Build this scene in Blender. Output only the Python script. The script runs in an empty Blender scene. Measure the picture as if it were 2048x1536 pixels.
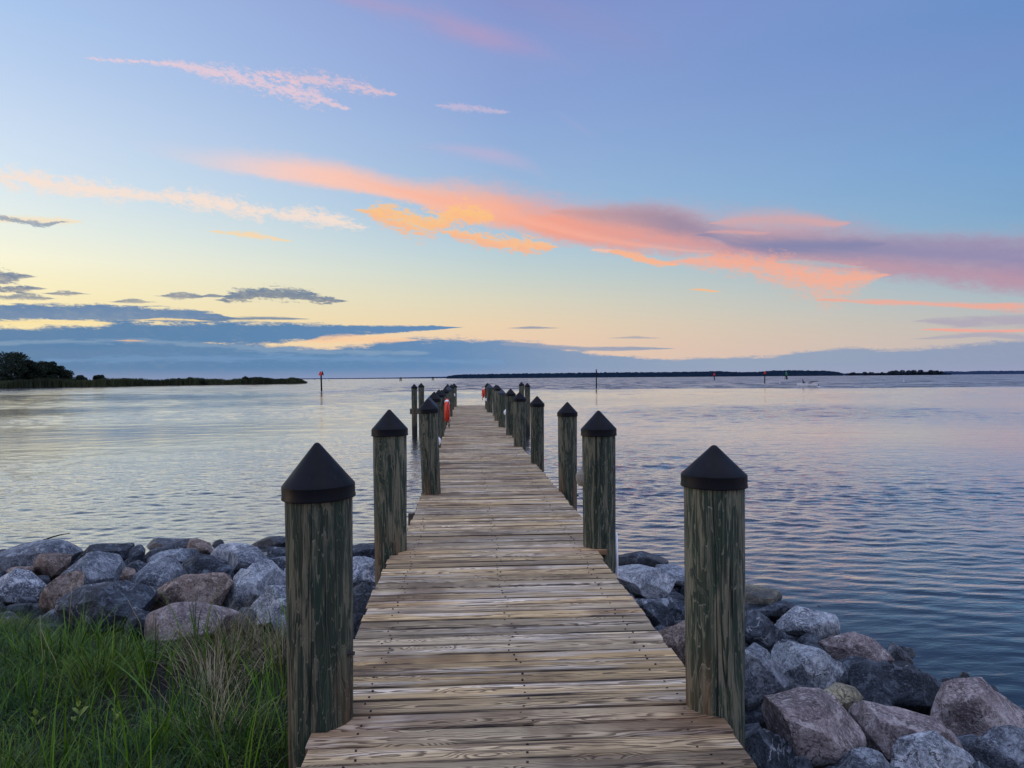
import bpy, bmesh, math, random
import numpy as np
from mathutils import Vector, Matrix, noise as mnoise

# ------------------------------------------------------------------ basics
scene = bpy.context.scene
COL = scene.collection
rnd = random.Random(7)
rng = np.random.default_rng(11)
DECK, EYE = 1.25, 2.75            # heights above the water (z = 0)
F = 1538.0                        # focal length in photograph pixels
YAW, PITCH, ROLL = (math.radians(a) for a in (3.4, 0.5, 0.43))
XL, XR, YEND = -0.66, 1.12, 41.6  # edges and seaward end of the pier deck

fwd = Vector((math.sin(YAW) * math.cos(PITCH), math.cos(YAW) * math.cos(PITCH), -math.sin(PITCH)))
R0 = Vector((math.cos(YAW), -math.sin(YAW), 0))
U0 = R0.cross(fwd)
CR = R0 * math.cos(ROLL) - U0 * math.sin(ROLL)
CU = U0 * math.cos(ROLL) + R0 * math.sin(ROLL)
CAM = Vector((0, 0, EYE))

def ray(px, py):
    return fwd + CR * ((px - 1024) / F) + CU * ((768 - py) / F)

def on_plane(px, py, z):
    d = ray(px, py)
    return CAM + d * ((z - EYE) / d.z)

def at_y(px, py, Y):
    d = ray(px, py)
    return CAM + d * (Y / d.y)

def azel(px, py):
    d = ray(px, py).normalized()
    return math.degrees(math.atan2(d.x, d.y)), math.degrees(math.asin(d.z))

def lin(c):
    return tuple(((v / 255) / 12.92 if v / 255 <= .04045 else ((v / 255 + .055) / 1.055) ** 2.4) for v in c)

# ------------------------------------------------------------------ camera
cam_d = bpy.data.cameras.new('camera')
cam = bpy.data.objects.new('camera', cam_d)
COL.objects.link(cam)
cam_d.sensor_width = 36
cam_d.lens = 36 * F / 2048
cam_d.clip_start = 0.05
cam_d.clip_end = 30000
m = Matrix((CR, CU, -fwd)).transposed().to_4x4()
m.translation = CAM
cam.matrix_world = m
scene.camera = cam
scene.view_settings.view_transform = 'Standard'
scene.view_settings.look = 'None'
scene.view_settings.exposure = 0
scene.view_settings.gamma = 1
scene.cycles.max_bounces = 6
scene.cycles.diffuse_bounces = 3
scene.cycles.glossy_bounces = 4

# ------------------------------------------------------------------ node helpers
class NT:
    def __init__(s, tree):
        s.t = tree
    def n(s, typ, **kw):
        nd = s.t.nodes.new(typ)
        for k, v in kw.items():
            setattr(nd, k, v)
        return nd
    def put(s, sock, v):
        if hasattr(v, 'is_output') or isinstance(v, bpy.types.NodeSocket):
            s.t.links.new(v, sock)
        elif v is not None:
            if isinstance(v, (tuple, list)) and len(v) == 3 and sock.type == 'RGBA':
                v = (*v, 1)
            sock.default_value = v
    def math(s, op, a, b=None, c=None, clamp=False):
        nd = s.n('ShaderNodeMath', operation=op, use_clamp=clamp)
        for i, v in enumerate((a, b, c)):
            s.put(nd.inputs[i], v)
        return nd.outputs[0]
    def vmath(s, op, a, b=None):
        nd = s.n('ShaderNodeVectorMath', operation=op)
        s.put(nd.inputs[0], a)
        s.put(nd.inputs[1], b)
        return nd.outputs[0]
    def mix(s, f, a, b, blend='MIX'):
        nd = s.n('ShaderNodeMix', data_type='RGBA', blend_type=blend)
        s.put(nd.inputs[0], f)
        s.put(nd.inputs[6], a)
        s.put(nd.inputs[7], b)
        return nd.outputs[2]
    def mixf(s, f, a, b):
        nd = s.n('ShaderNodeMix', data_type='FLOAT')
        s.put(nd.inputs[0], f)
        s.put(nd.inputs[2], a)
        s.put(nd.inputs[3], b)
        return nd.outputs[0]
    def rng(s, v, a, b, c=0., d=1., smooth=True):
        nd = s.n('ShaderNodeMapRange', interpolation_type='SMOOTHSTEP' if smooth else 'LINEAR')
        for i, x in enumerate((v, a, b, c, d)):
            s.put(nd.inputs[i], x)
        return nd.outputs[0]
    def comb(s, x, y, z):
        nd = s.n('ShaderNodeCombineXYZ')
        for i, v in enumerate((x, y, z)):
            s.put(nd.inputs[i], v)
        return nd.outputs[0]
    def sep(s, v):
        nd = s.n('ShaderNodeSeparateXYZ')
        s.put(nd.inputs[0], v)
        return nd.outputs
    def noise(s, vec, scale=1., detail=4., rough=.5, dist=0., out=0):
        nd = s.n('ShaderNodeTexNoise')
        s.put(nd.inputs['Vector'], vec)
        s.put(nd.inputs['Scale'], scale)
        s.put(nd.inputs['Detail'], detail)
        s.put(nd.inputs['Roughness'], rough)
        s.put(nd.inputs['Distortion'], dist)
        return nd.outputs[out]
    def ramp(s, f, stops):
        nd = s.n('ShaderNodeValToRGB')
        cr = nd.color_ramp
        while len(cr.elements) < len(stops):
            cr.elements.new(0.5)
        for e, (p, c) in zip(cr.elements, sorted(stops, key=lambda q: q[0])):
            e.position = p
            e.color = (*c, 1) if len(c) == 3 else c
        s.put(nd.inputs[0], f)
        return nd.outputs[0]
    def curve(s, f, pts):
        nd = s.n('ShaderNodeFloatCurve')
        mp = nd.mapping
        cv = mp.curves[0]
        pts = sorted(pts)
        cv.points[0].location = pts[0]
        cv.points[1].location = pts[-1]
        for p in pts[1:-1]:
            cv.points.new(*p)
        for p in cv.points:
            p.handle_type = 'AUTO_CLAMPED'
        mp.update()
        s.put(nd.inputs[1], f)
        return nd.outputs[0]

def new_mat(name):
    mt = bpy.data.materials.new(name)
    mt.use_nodes = True
    t = NT(mt.node_tree)
    b = mt.node_tree.nodes['Principled BSDF']
    return mt, t, b

def bump(t, h, strength, dist, b, normal=None):
    nd = t.n('ShaderNodeBump')
    t.put(nd.inputs['Strength'], strength)
    t.put(nd.inputs['Distance'], dist)
    t.put(nd.inputs['Height'], h)
    if normal is not None:
        t.put(nd.inputs['Normal'], normal)
    if b is not None:
        t.put(b.inputs['Normal'], nd.outputs[0])
    return nd.outputs[0]

# ------------------------------------------------------------------ world: dusk sky with clouds, all as functions of direction
SUN_AZ, SUN_EL = -82.0, 2.5
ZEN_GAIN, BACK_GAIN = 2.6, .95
def build_world():
    w = bpy.data.worlds.new('World')
    scene.world = w
    w.use_nodes = True
    w.node_tree.nodes.clear()
    t = NT(w.node_tree)
    dirv = t.n('ShaderNodeTexCoord').outputs['Generated']
    dx, dy, dz = t.sep(t.vmath('NORMALIZE', dirv))
    az = t.math('MULTIPLY', t.math('ARCTAN2', dx, dy), 180 / math.pi)
    el = t.math('MULTIPLY', t.math('ARCSINE', dz), 180 / math.pi)
    el = t.math('MAXIMUM', el, 0.0)
    elf = t.math('DIVIDE', el, 90.)
    A0, A1 = -45., 55.
    azf = t.rng(az, A0, A1, 0, 1, smooth=False)

    def station(px, rows, top):
        st = []
        for y, c in rows:
            e = azel(px, y)[1]
            st.append((max(0, e) / 90, lin(c)))
        st += top
        return t.ramp(elf, st)
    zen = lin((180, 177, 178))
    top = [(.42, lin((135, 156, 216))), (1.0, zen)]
    left = station(0, [(756, (240, 220, 182)), (680, (253, 230, 172)), (620, (254, 237, 184)), (560, (255, 244, 202)), (510, (252, 249, 222)), (450, (238, 244, 233)),
                       (350, (217, 234, 246)), (250, (206, 224, 245)), (120, (188, 211, 242)), (0, (174, 202, 240))], top)
    mid = station(1024, [(754, (236, 200, 178)), (690, (239, 206, 178)), (650, (236, 212, 180)), (600, (221, 216, 194)), (550, (201, 213, 208)), (500, (183, 207, 219)),
                         (420, (162, 192, 221)), (300, (149, 178, 220)), (200, (141, 167, 217)), (100, (140, 160, 213)), (0, (134, 151, 207))], top)
    right = station(2048, [(746, (205, 186, 186)), (700, (200, 187, 184)), (650, (192, 190, 186)), (600, (175, 190, 197)), (520, (150, 180, 203)), (420, (130, 170, 207)),
                           (300, (121, 163, 210)), (200, (118, 155, 206)), (100, (117, 149, 204)), (0, (107, 146, 202))], top)
    a_l, a_m, a_r = azel(0, 600)[0], azel(1024, 600)[0], azel(2048, 600)[0]
    col = t.mix(t.rng(az, a_l, a_m, smooth=False), left, mid)
    col = t.mix(t.rng(az, a_m, a_r, smooth=False), col, right)
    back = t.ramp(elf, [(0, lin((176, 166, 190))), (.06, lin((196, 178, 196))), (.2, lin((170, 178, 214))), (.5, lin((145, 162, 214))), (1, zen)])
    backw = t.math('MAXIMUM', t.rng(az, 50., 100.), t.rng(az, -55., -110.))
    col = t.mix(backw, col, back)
    # unseen sky overhead made brighter than natural, as added light on the deck
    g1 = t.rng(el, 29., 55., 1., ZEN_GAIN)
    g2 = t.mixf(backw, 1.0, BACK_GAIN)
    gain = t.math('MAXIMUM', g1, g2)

    # shared noise fields
    def field(kx, ky, shear, scale, detail, rough, seed, dist=0.):
        v = t.comb(t.math('MULTIPLY', az, kx), t.math('MULTIPLY', t.math('ADD', el, t.math('MULTIPLY', az, shear)), ky), seed)
        return t.math('MULTIPLY', t.math('SUBTRACT', t.noise(v, scale, detail, rough, dist), .5), 2.1)
    N = {
        'wisp': field(.10, .9, .17, 2.2, 9, .68, 3.1, .6),
        'puff': field(1.1, 2.4, .12, 1.0, 9, .66, 8.7, .4),
        'fine': field(2.0, 5.0, .16, 1.2, 7, .68, 5.5, .3),
        'soft': field(.10, .45, .10, 1.0, 5, .5, 1.7, .4),
        'band': field(.34, 2.6, .0, 1.3, 9, .66, 6.3, .4),
    }
    def cloud(pts, colour, alpha=1., amt=.5, field='puff', soft=.6, field2=None, amt2=0., und=None, wob=0., fat=1., dens=.35, softd=None, fade=.006, fade2=.006):
        """pts: (px, py of the centre line, half thickness up, half thickness down) in photograph pixels"""
        nonlocal col
        c, u, d = [], [], []
        for p in pts:
            px, py, hu = p[:3]
            hd = p[3] if len(p) > 3 else hu
            hu, hd = hu * fat, hd * fat
            a, e = azel(px, py)
            f = min(max((a - A0) / (A1 - A0), 0), 1)
            c.append((f, min(max(e / 45, 0), 1)))
            u.append((f, max(e and azel(px, py - hu)[1] - e, .01) / 10))
            d.append((f, max(e - azel(px, py + hd)[1], .01) / 10))
        def ends(l, val):
            l = sorted(l)
            out = list(l)
            if l[0][0] > .012 and min(p[0] for p in pts) > -30:
                out = [(0, val(l[0])), (l[0][0] - .008, val(l[0]))] + out
            if l[-1][0] < .988 and max(p[0] for p in pts) < 2048:
                out = out + [(l[-1][0] + .008, val(l[-1])), (1, val(l[-1]))]
            return out
        cc = t.curve(azf, ends(c, lambda q: q[1]))
        uu = t.math('MULTIPLY', t.curve(azf, ends(u, lambda q: .0008)), 10.)
        dd = t.math('MULTIPLY', t.curve(azf, ends(d, lambda q: .0008)), 10.)
        off = t.math('SUBTRACT', el, t.math('MULTIPLY', cc, 45.))
        if wob:
            off = t.math('ADD', off, t.math('MULTIPLY', N['soft'], wob))
        wn = t.math('MULTIPLY', N[field], amt * 2)
        if field2:
            wn = t.math('ADD', wn, t.math('MULTIPLY', N[field2], amt2 * 2))
        tu = t.math('ADD', t.math('DIVIDE', off, uu), wn)
        td = t.math('ADD', t.math('DIVIDE', off, t.math('MULTIPLY', dd, -1.)), wn)
        al = t.math('MULTIPLY', t.math('MINIMUM', t.rng(tu, 1., 1. - soft), t.rng(td, 1., 1. - (softd or soft))), alpha)
        al = t.math('MULTIPLY', al, t.math('ADD', 1., t.math('MULTIPLY', t.math('ADD', N['puff'], N['fine']), dens), clamp=True))
        fs = [q[0] for q in c]
        xsp = [p[0] for p in pts]
        ml = t.rng(azf, min(fs) - .006, min(fs) - .006 + fade) if min(xsp) > -30 else t.rng(az, -75., -45.)
        mr = t.rng(azf, max(fs) + .006, max(fs) + .006 - fade2) if max(xsp) < 2048 else t.rng(az, 85., 50.)
        al = t.math('MULTIPLY', al, t.math('MULTIPLY', ml, mr))
        cl = colour
        if und:
            cl = t.mix(t.rng(t.math('ADD', t.math('DIVIDE', off, t.math('ADD', uu, dd)), t.math('MULTIPLY', N['puff'], .9)), -.5, .5), und, colour)
        col = t.mix(al, col, cl)

    L = lin
    # faint high veils
    cloud([(600, -50, 30), (700, -10, 45), (850, 30, 45), (1000, 82, 40), (1090, 105, 34), (1190, 140, 22)], L((184, 158, 196)), .62, .45, 'soft', 1.3, 'fine', .15, fade2=.09)
    cloud([(1000, -10, 40), (1150, 40, 60), (1300, 90, 70), (1420, 130, 40)], L((148, 150, 200)), .4, .4, 'soft', 1.3, fade2=.09)
    cloud([(800, 292, 15), (950, 302, 24), (1060, 330, 22), (1110, 360, 14)], L((200, 182, 212)), .55, .4, 'soft', 1.2, fade=.06, fade2=.06)
    cloud([(1100, 225, 12), (1150, 248, 16), (1200, 270, 10)], L((175, 172, 212)), .3, .4, 'soft', 1.2, fade=.03, fade2=.03)
    cloud([(880, 211, 5), (915, 213, 10), (960, 218, 9), (1010, 224, 4)], L((205, 190, 216)), .7, .8, 'fine', 1.0)
    # crisp high wisp
    cloud([(185, 117, 3), (240, 121, 4), (320, 125, 5), (375, 133, 8), (430, 146, 14), (490, 158, 16), (560, 176, 18), (620, 192, 17), (655, 203, 10), (692, 217, 3)], L((248, 209, 212)), .8, .95, 'fine', 1.3, 'puff', .7, fat=1.5, dens=.7)
    cloud([(520, 147, 4), (590, 155, 12), (660, 163, 13), (720, 175, 11), (785, 188, 3)], L((250, 204, 204)), .7, .95, 'fine', 1.3, 'puff', .7, fat=1.5, dens=.7)
    # cream strip
    cloud([(-40, 348, 14), (0, 351, 20), (60, 361, 22), (150, 376, 20), (230, 384, 19), (300, 390, 10), (350, 395, 16), (420, 404, 20), (500, 420, 20), (560, 428, 12), (620, 433, 18), (680, 443, 14), (728, 454, 5)],
          L((255, 229, 211)), .92, .75, 'puff', 1.2, 'fine', .45, fat=1.4, dens=.5)
    cloud([(-40, 440, 10), (40, 438, 10), (100, 442, 12), (155, 443, 4)], L((252, 228, 190)), .75, .5, 'puff', .9)
    cloud([(-40, 431, 5), (0, 435, 6), (50, 444, 7), (90, 450, 6), (125, 443, 2)], L((150, 164, 182)), .9, .75, 'fine', .7)
    cloud([(425, 463, 2), (470, 467, 7), (520, 472, 8), (575, 481, 3)], L((254, 218, 168)), .85, .8, 'fine', .9)
    # main band: pink in the middle, mauve to the right
    ramp_main = t.ramp(azf, [((azel(p, 430)[0] - A0) / (A1 - A0), L(c)) for p, c in ((300, (250, 214, 205)), (480, (252, 212, 202)), (700, (253, 200, 182)), (950, (252, 184, 156)), (1100, (246, 164, 142)),
                             (1300, (226, 160, 154)), (1600, (200, 158, 168)), (1850, (184, 152, 172)), (2048, (186, 150, 170)))])
    cloud([(270, 284, 12), (330, 297, 16), (400, 312, 20), (500, 326, 24), (600, 338, 26), (700, 356, 22), (800, 378, 20), (880, 392, 32, 30), (960, 405, 40), (1040, 424, 40), (1140, 440, 44), (1250, 450, 46), (1350, 456, 50),
           (1450, 470, 52, 44), (1520, 468, 56, 46), (1600, 475, 56, 46), (1690, 488, 50), (1800, 508, 48), (1920, 520, 54), (2048, 528, 58), (2150, 535, 60)], ramp_main, .97, .30, 'soft', 1.3, 'puff', .17, fat=1.5, dens=.15, softd=.6, fade=.13)
    cloud([(640, 346, 2), (780, 376, 8), (880, 398, 16), (980, 414, 24), (1080, 448, 14), (1200, 476, 12), (1320, 494, 8), (1420, 502, 3)], L((253, 182, 160)), .6, .4, 'soft', 1.6, 'puff', .2, softd=1.2, fade=.1)
    grey_main = t.ramp(azf, [((azel(p, 430)[0] - A0) / (A1 - A0), L(c)) for p, c in ((1080, (226, 166, 158)), (1200, (190, 156, 164)), (1350, (158, 142, 166)), (1600, (141, 142, 176)), (1900, (150, 143, 178)), (2048, (148, 142, 178)))])
    cloud([(1110, 424, 4), (1190, 426, 20), (1270, 428, 27), (1360, 446, 30), (1450, 472, 30), (1550, 488, 24), (1650, 492, 26), (1750, 496, 28), (1870, 506, 30), (1960, 512, 34), (2048, 516, 34), (2150, 520, 34)],
          grey_main, .95, .34, 'soft', 1.2, 'puff', .16, fat=1.4, dens=.12, softd=1.1)
    cloud([(1400, 470, 4), (1480, 490, 18), (1580, 492, 20), (1680, 490, 18), (1760, 488, 6)], L((134, 136, 174)), .8, .3, 'soft', 1.2, 'wisp', .25)
    cloud([(1425, 446, 2), (1480, 438, 15), (1540, 433, 17), (1610, 436, 14), (1690, 446, 4)], L((214, 170, 172)), .9, .25, 'soft', 1.2, 'puff', .12, fat=1.7, dens=.1, softd=.9)
    cloud([(1420, 464, 3), (1480, 464, 6), (1530, 466, 3)], L((220, 166, 166)), .7, .5, 'wisp', 1.)
    # lit puffs under it
    cloud([(718, 420, 3), (760, 428, 20), (810, 440, 28), (850, 450, 26), (885, 445, 22), (925, 428, 24), (980, 436, 14)], L((255, 202, 134)), .97, .7, 'puff', .8, 'fine', .5, fat=1.25, und=L((254, 188, 140)))
    cloud([(890, 464, 4), (930, 472, 15), (980, 482, 15), (1040, 491, 17), (1085, 492, 12), (1108, 494, 3)], L((255, 196, 142)), .97, .7, 'puff', .8, 'fine', .5, fat=1.25, und=L((253, 184, 142)))
    cloud([(1190, 500, 4), (1215, 502, 6), (1222, 500, 2)], L((250, 196, 170)), .8, .6, 'fine', .8)
    cloud([(1225, 503, 4), (1265, 513, 10), (1310, 524, 10), (1350, 529, 4)], L((252, 184, 146)), .95, .6, 'puff', .7, 'fine', .4)
    cloud([(1388, 579, 2), (1410, 580, 4), (1432, 583, 2)], L((252, 190, 140)), .9, .3, 'fine', .8)
    cloud([(1345, 524, 3), (1400, 520, 12, 18), (1470, 525, 20, 24), (1540, 533, 24, 34), (1600, 548, 30, 44), (1650, 556, 30, 46), (1700, 556, 26, 36), (1740, 553, 14, 18), (1770, 550, 3)], L((251, 176, 148)), .93, .5, 'puff', 1.1, 'fine', .35, fat=1.35, dens=.5)
    cloud([(1560, 524, 3), (1620, 526, 9), (1670, 530, 8), (1720, 534, 2)], L((176, 186, 196)), .75, .4, 'puff', .9)
    cloud([(1640, 600, 3), (1740, 604, 6), (1850, 608, 9), (1950, 612, 8), (2048, 615, 16), (2150, 618, 18)], L((244, 172, 152)), .85, .6, 'wisp', .9)
    cloud([(1840, 642, 4), (1920, 644, 14), (2000, 640, 18), (2150, 642, 22)], L((176, 168, 186)), .85, .5, 'band', .9)
    cloud([(1855, 659, 2), (1920, 661, 5), (1990, 662, 4), (2100, 660, 5)], L((248, 168, 152)), .85, .4, 'band', .8)
    # low strips to the left
    G = L((112, 132, 158)); G2 = L((150, 152, 162))
    cloud([(440, 600, 2), (470, 594, 14, 10), (520, 588, 12, 10), (575, 588, 13, 10), (630, 596, 9, 9), (685, 602, 2)], G, .95, .8, 'band', .7, 'fine', .55, fat=1.35, und=L((128, 138, 152)))
    cloud([(-60, 556, 14), (0, 556, 14), (28, 555, 10), (58, 553, 2)], G, .95, .7, 'band', .8, 'fine', .5, fat=1.35, und=G2, dens=.5)
    cloud([(-60, 578, 7), (0, 579, 7), (45, 577, 6), (80, 577, 2)], G, .95, .6, 'band', .8, 'fine', .5, fat=1.35, und=G2, dens=.5)
    cloud([(-60, 596, 5), (60, 594, 6), (100, 597, 2)], G, .85, .6, 'band', .8, 'fine', .5, fat=1.35, und=G2, dens=.5)
    cloud([(95, 587, 1), (130, 586, 5), (168, 588, 1)], G, .9, .6, 'band', .8, 'fine', .5, fat=1.35, und=G2, dens=.5)
    cloud([(230, 604, 1), (265, 602, 5), (302, 604, 1)], G, .9, .6, 'band', .8, 'fine', .5, fat=1.35, und=G2, dens=.5)
    cloud([(320, 592, 1), (365, 590, 7), (405, 593, 2)], G, .9, .7, 'band', .8, 'fine', .5, fat=1.4, und=G2, dens=.5)
    cloud([(405, 592, 1), (425, 591, 5), (452, 593, 1)], G, .85, .6, 'band', .7)
    cloud([(-60, 625, 19), (60, 625, 19), (170, 626, 19), (260, 628, 19), (350, 631, 17), (420, 634, 12), (465, 637, 3)], L((104, 136, 174)), .98, .42, 'band', .4, 'fine', .2, und=L((122, 146, 176)), dens=.06)
    cloud([(380, 639, 2), (460, 638, 5), (540, 637, 5), (610, 638, 1)], L((110, 135, 165)), .9, .4, 'band', .7)
    # the blue bank along the horizon
    blue = t.ramp(azf, [((azel(p, 700)[0] - A0) / (A1 - A0), L(c)) for p, c in ((0, (98, 134, 172)), (500, (92, 134, 176)), (900, (98, 140, 184)), (1150, (134, 157, 188)), (1450, (149, 166, 190)), (2048, (146, 158, 186)))])
    cloud([(-60, 677, 27), (100, 677, 28), (190, 675, 28), (250, 668, 30), (330, 669, 27), (400, 667, 28), (520, 666, 26), (640, 664, 19), (720, 661, 13), (800, 658, 8), (870, 656, 5), (915, 655, 1)], blue, .99, .24, 'band', .4, 'fine', .16, dens=.05)
    cloud([(-60, 720, 50, 60), (400, 720, 48, 60), (560, 724, 36, 60), (640, 722, 30, 60), (720, 718, 30, 60), (790, 715, 40, 60), (860, 712, 40, 60), (960, 714, 40, 60), (1050, 718, 40, 60), (1110, 722, 32, 60), (1180, 728, 26, 60), (1280, 734, 22, 60),
           (1330, 736, 20, 60), (1450, 734, 22, 60), (1540, 732, 22, 60), (1600, 728, 28, 60), (1700, 724, 32, 60), (1800, 726, 30, 60), (1900, 722, 34, 60), (2000, 716, 36, 60), (2150, 716, 38, 60)], blue, .98, .2, 'band', .3, 'fine', .1, dens=.06)
    cloud([(1010, 688, 4), (1060, 690, 6), (1150, 697, 7), (1230, 698, 6), (1290, 697, 4), (1340, 697, 1)], L((148, 160, 184)), .9, .5, 'band', .7)
    cloud([(1025, 656, 1), (1065, 655, 4), (1108, 656, 1)], L((150, 156, 176)), .9, .4, 'band', .7)
    cloud([(1225, 676, 1), (1270, 675, 3), (1310, 676, 1)], L((170, 168, 178)), .8, .4, 'band', .7)
    cloud([(1830, 678, 1), (1880, 674, 7), (1960, 670, 8), (2060, 676, 10)], L((168, 166, 188)), .7, .6, 'band', .8)
    # paler streaks inside the bank and sunlit chinks
    cloud([(-60, 690, 6), (100, 684, 7), (260, 682, 8), (420, 690, 9), (560, 700, 10), (700, 704, 8), (850, 706, 4)], L((146, 170, 194)), .55, .9, 'band', 1.0)
    cloud([(100, 720, 6), (400, 716, 10), (700, 718, 8), (1000, 724, 6)], L((120, 156, 196)), .6, .9, 'band', 1.0)
    cloud([(-60, 645, 4), (60, 645, 5), (170, 644, 4), (215, 646, 2)], L((254, 230, 170)), .95, .35, 'fine', .8)
    cloud([(275, 640, 1), (320, 638, 3), (380, 640, 3), (412, 642, 1)], L((254, 226, 166)), .9, .5, 'fine', .8)
    cloud([(470, 640, 1), (540, 641, 3), (600, 643, 2)], L((254, 226, 170)), .7, .5, 'fine', .8)
    cloud([(600, 684, 2), (660, 678, 10), (720, 676, 11), (780, 678, 8), (830, 680, 2)], L((252, 208, 166)), .85, .8, 'band', .8)
    cloud([(240, 681, 1), (262, 681, 3), (285, 682, 1)], L((240, 190, 150)), .8, .3, 'band', .8)
    # pale haze where sky meets water
    hz = t.rng(el, .9, 0., 0., .5)
    hz = t.math('MULTIPLY', hz, t.math('SUBTRACT', 1., backw))
    col = t.mix(hz, col, L((160, 164, 196)))

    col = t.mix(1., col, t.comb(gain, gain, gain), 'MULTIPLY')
    sky = t.n('ShaderNodeTexSky', sky_type='NISHITA', sun_disc=False)
    sky.sun_elevation = math.radians(SUN_EL)
    sky.sun_rotation = math.radians(SUN_AZ)
    b1 = t.n('ShaderNodeBackground')
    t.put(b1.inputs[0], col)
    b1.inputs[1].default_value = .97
    b2 = t.n('ShaderNodeBackground')
    t.put(b2.inputs[0], sky.outputs[0])
    b2.inputs[1].default_value = .05
    # the Nishita sky fills the part of the sky behind the viewer and overhead
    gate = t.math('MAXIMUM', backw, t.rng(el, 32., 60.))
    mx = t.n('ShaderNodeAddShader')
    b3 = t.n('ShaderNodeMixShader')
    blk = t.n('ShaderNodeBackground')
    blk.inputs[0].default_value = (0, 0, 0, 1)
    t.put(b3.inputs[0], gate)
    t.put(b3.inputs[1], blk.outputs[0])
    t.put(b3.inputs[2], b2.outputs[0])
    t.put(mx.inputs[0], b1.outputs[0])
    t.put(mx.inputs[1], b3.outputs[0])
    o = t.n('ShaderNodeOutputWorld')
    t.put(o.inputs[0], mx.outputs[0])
    w.cycles.sampling_method = 'MANUAL'
    w.cycles.sample_map_resolution = 1024
build_world()

sun_d = bpy.data.lights.new('sun', 'SUN')
sun = bpy.data.objects.new('sun', sun_d)
COL.objects.link(sun)
sun_d.energy = .5
sun_d.angle = math.radians(28)
sun_d.color = (1, .78, .52)
sv = Vector((math.sin(math.radians(SUN_AZ)) * math.cos(math.radians(6)), math.cos(math.radians(SUN_AZ)) * math.cos(math.radians(6)), math.sin(math.radians(6))))
sun.rotation_euler = sv.to_track_quat('Z', 'Y').to_euler()

# ------------------------------------------------------------------ object helpers
def tag(o, label=None, cat=None, group=None, kind=None):
    if label: o['label'] = label
    if cat: o['category'] = cat
    if group: o['group'] = group
    if kind: o['kind'] = kind
    return o

def link_mesh(name, me, mats, parent=None, smooth=False, loc=None):
    o = bpy.data.objects.new(name, me)
    COL.objects.link(o)
    for mt in (mats if isinstance(mats, (list, tuple)) else [mats]):
        me.materials.append(mt)
    if smooth:
        me.polygons.foreach_set('use_smooth', [True] * len(me.polygons))
    if parent: o.parent = parent
    if loc is not None: o.location = loc
    return o

def pydata(name, v, f):
    me = bpy.data.meshes.new(name)
    me.from_pydata([tuple(p) for p in v], [], f)
    me.update()
    return me

def quads_mesh(name, V, Q):
    """fast mesh from numpy arrays: V (n,3), Q (m,4)"""
    me = bpy.data.meshes.new(name)
    me.vertices.add(len(V))
    me.vertices.foreach_set('co', np.ascontiguousarray(V, dtype=np.float32).ravel())
    me.loops.add(Q.size)
    me.loops.foreach_set('vertex_index', np.ascontiguousarray(Q, dtype=np.int32).ravel())
    me.polygons.add(len(Q))
    me.polygons.foreach_set('loop_start', np.arange(0, Q.size, Q.shape[1], dtype=np.int32))
    me.update(calc_edges=True)
    return me

def attr_f(me, name, vals, typ='FLOAT'):
    a = me.attributes.new(name, typ, 'POINT')
    a.data.foreach_set('value' if typ == 'FLOAT' else 'vector', np.ascontiguousarray(vals, dtype=np.float32).ravel())

def empty(name, loc=(0, 0, 0), rz=0.):
    o = bpy.data.objects.new(name, None)
    COL.objects.link(o)
    o.location = loc
    o.rotation_euler = (0, 0, rz)
    return o

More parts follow.
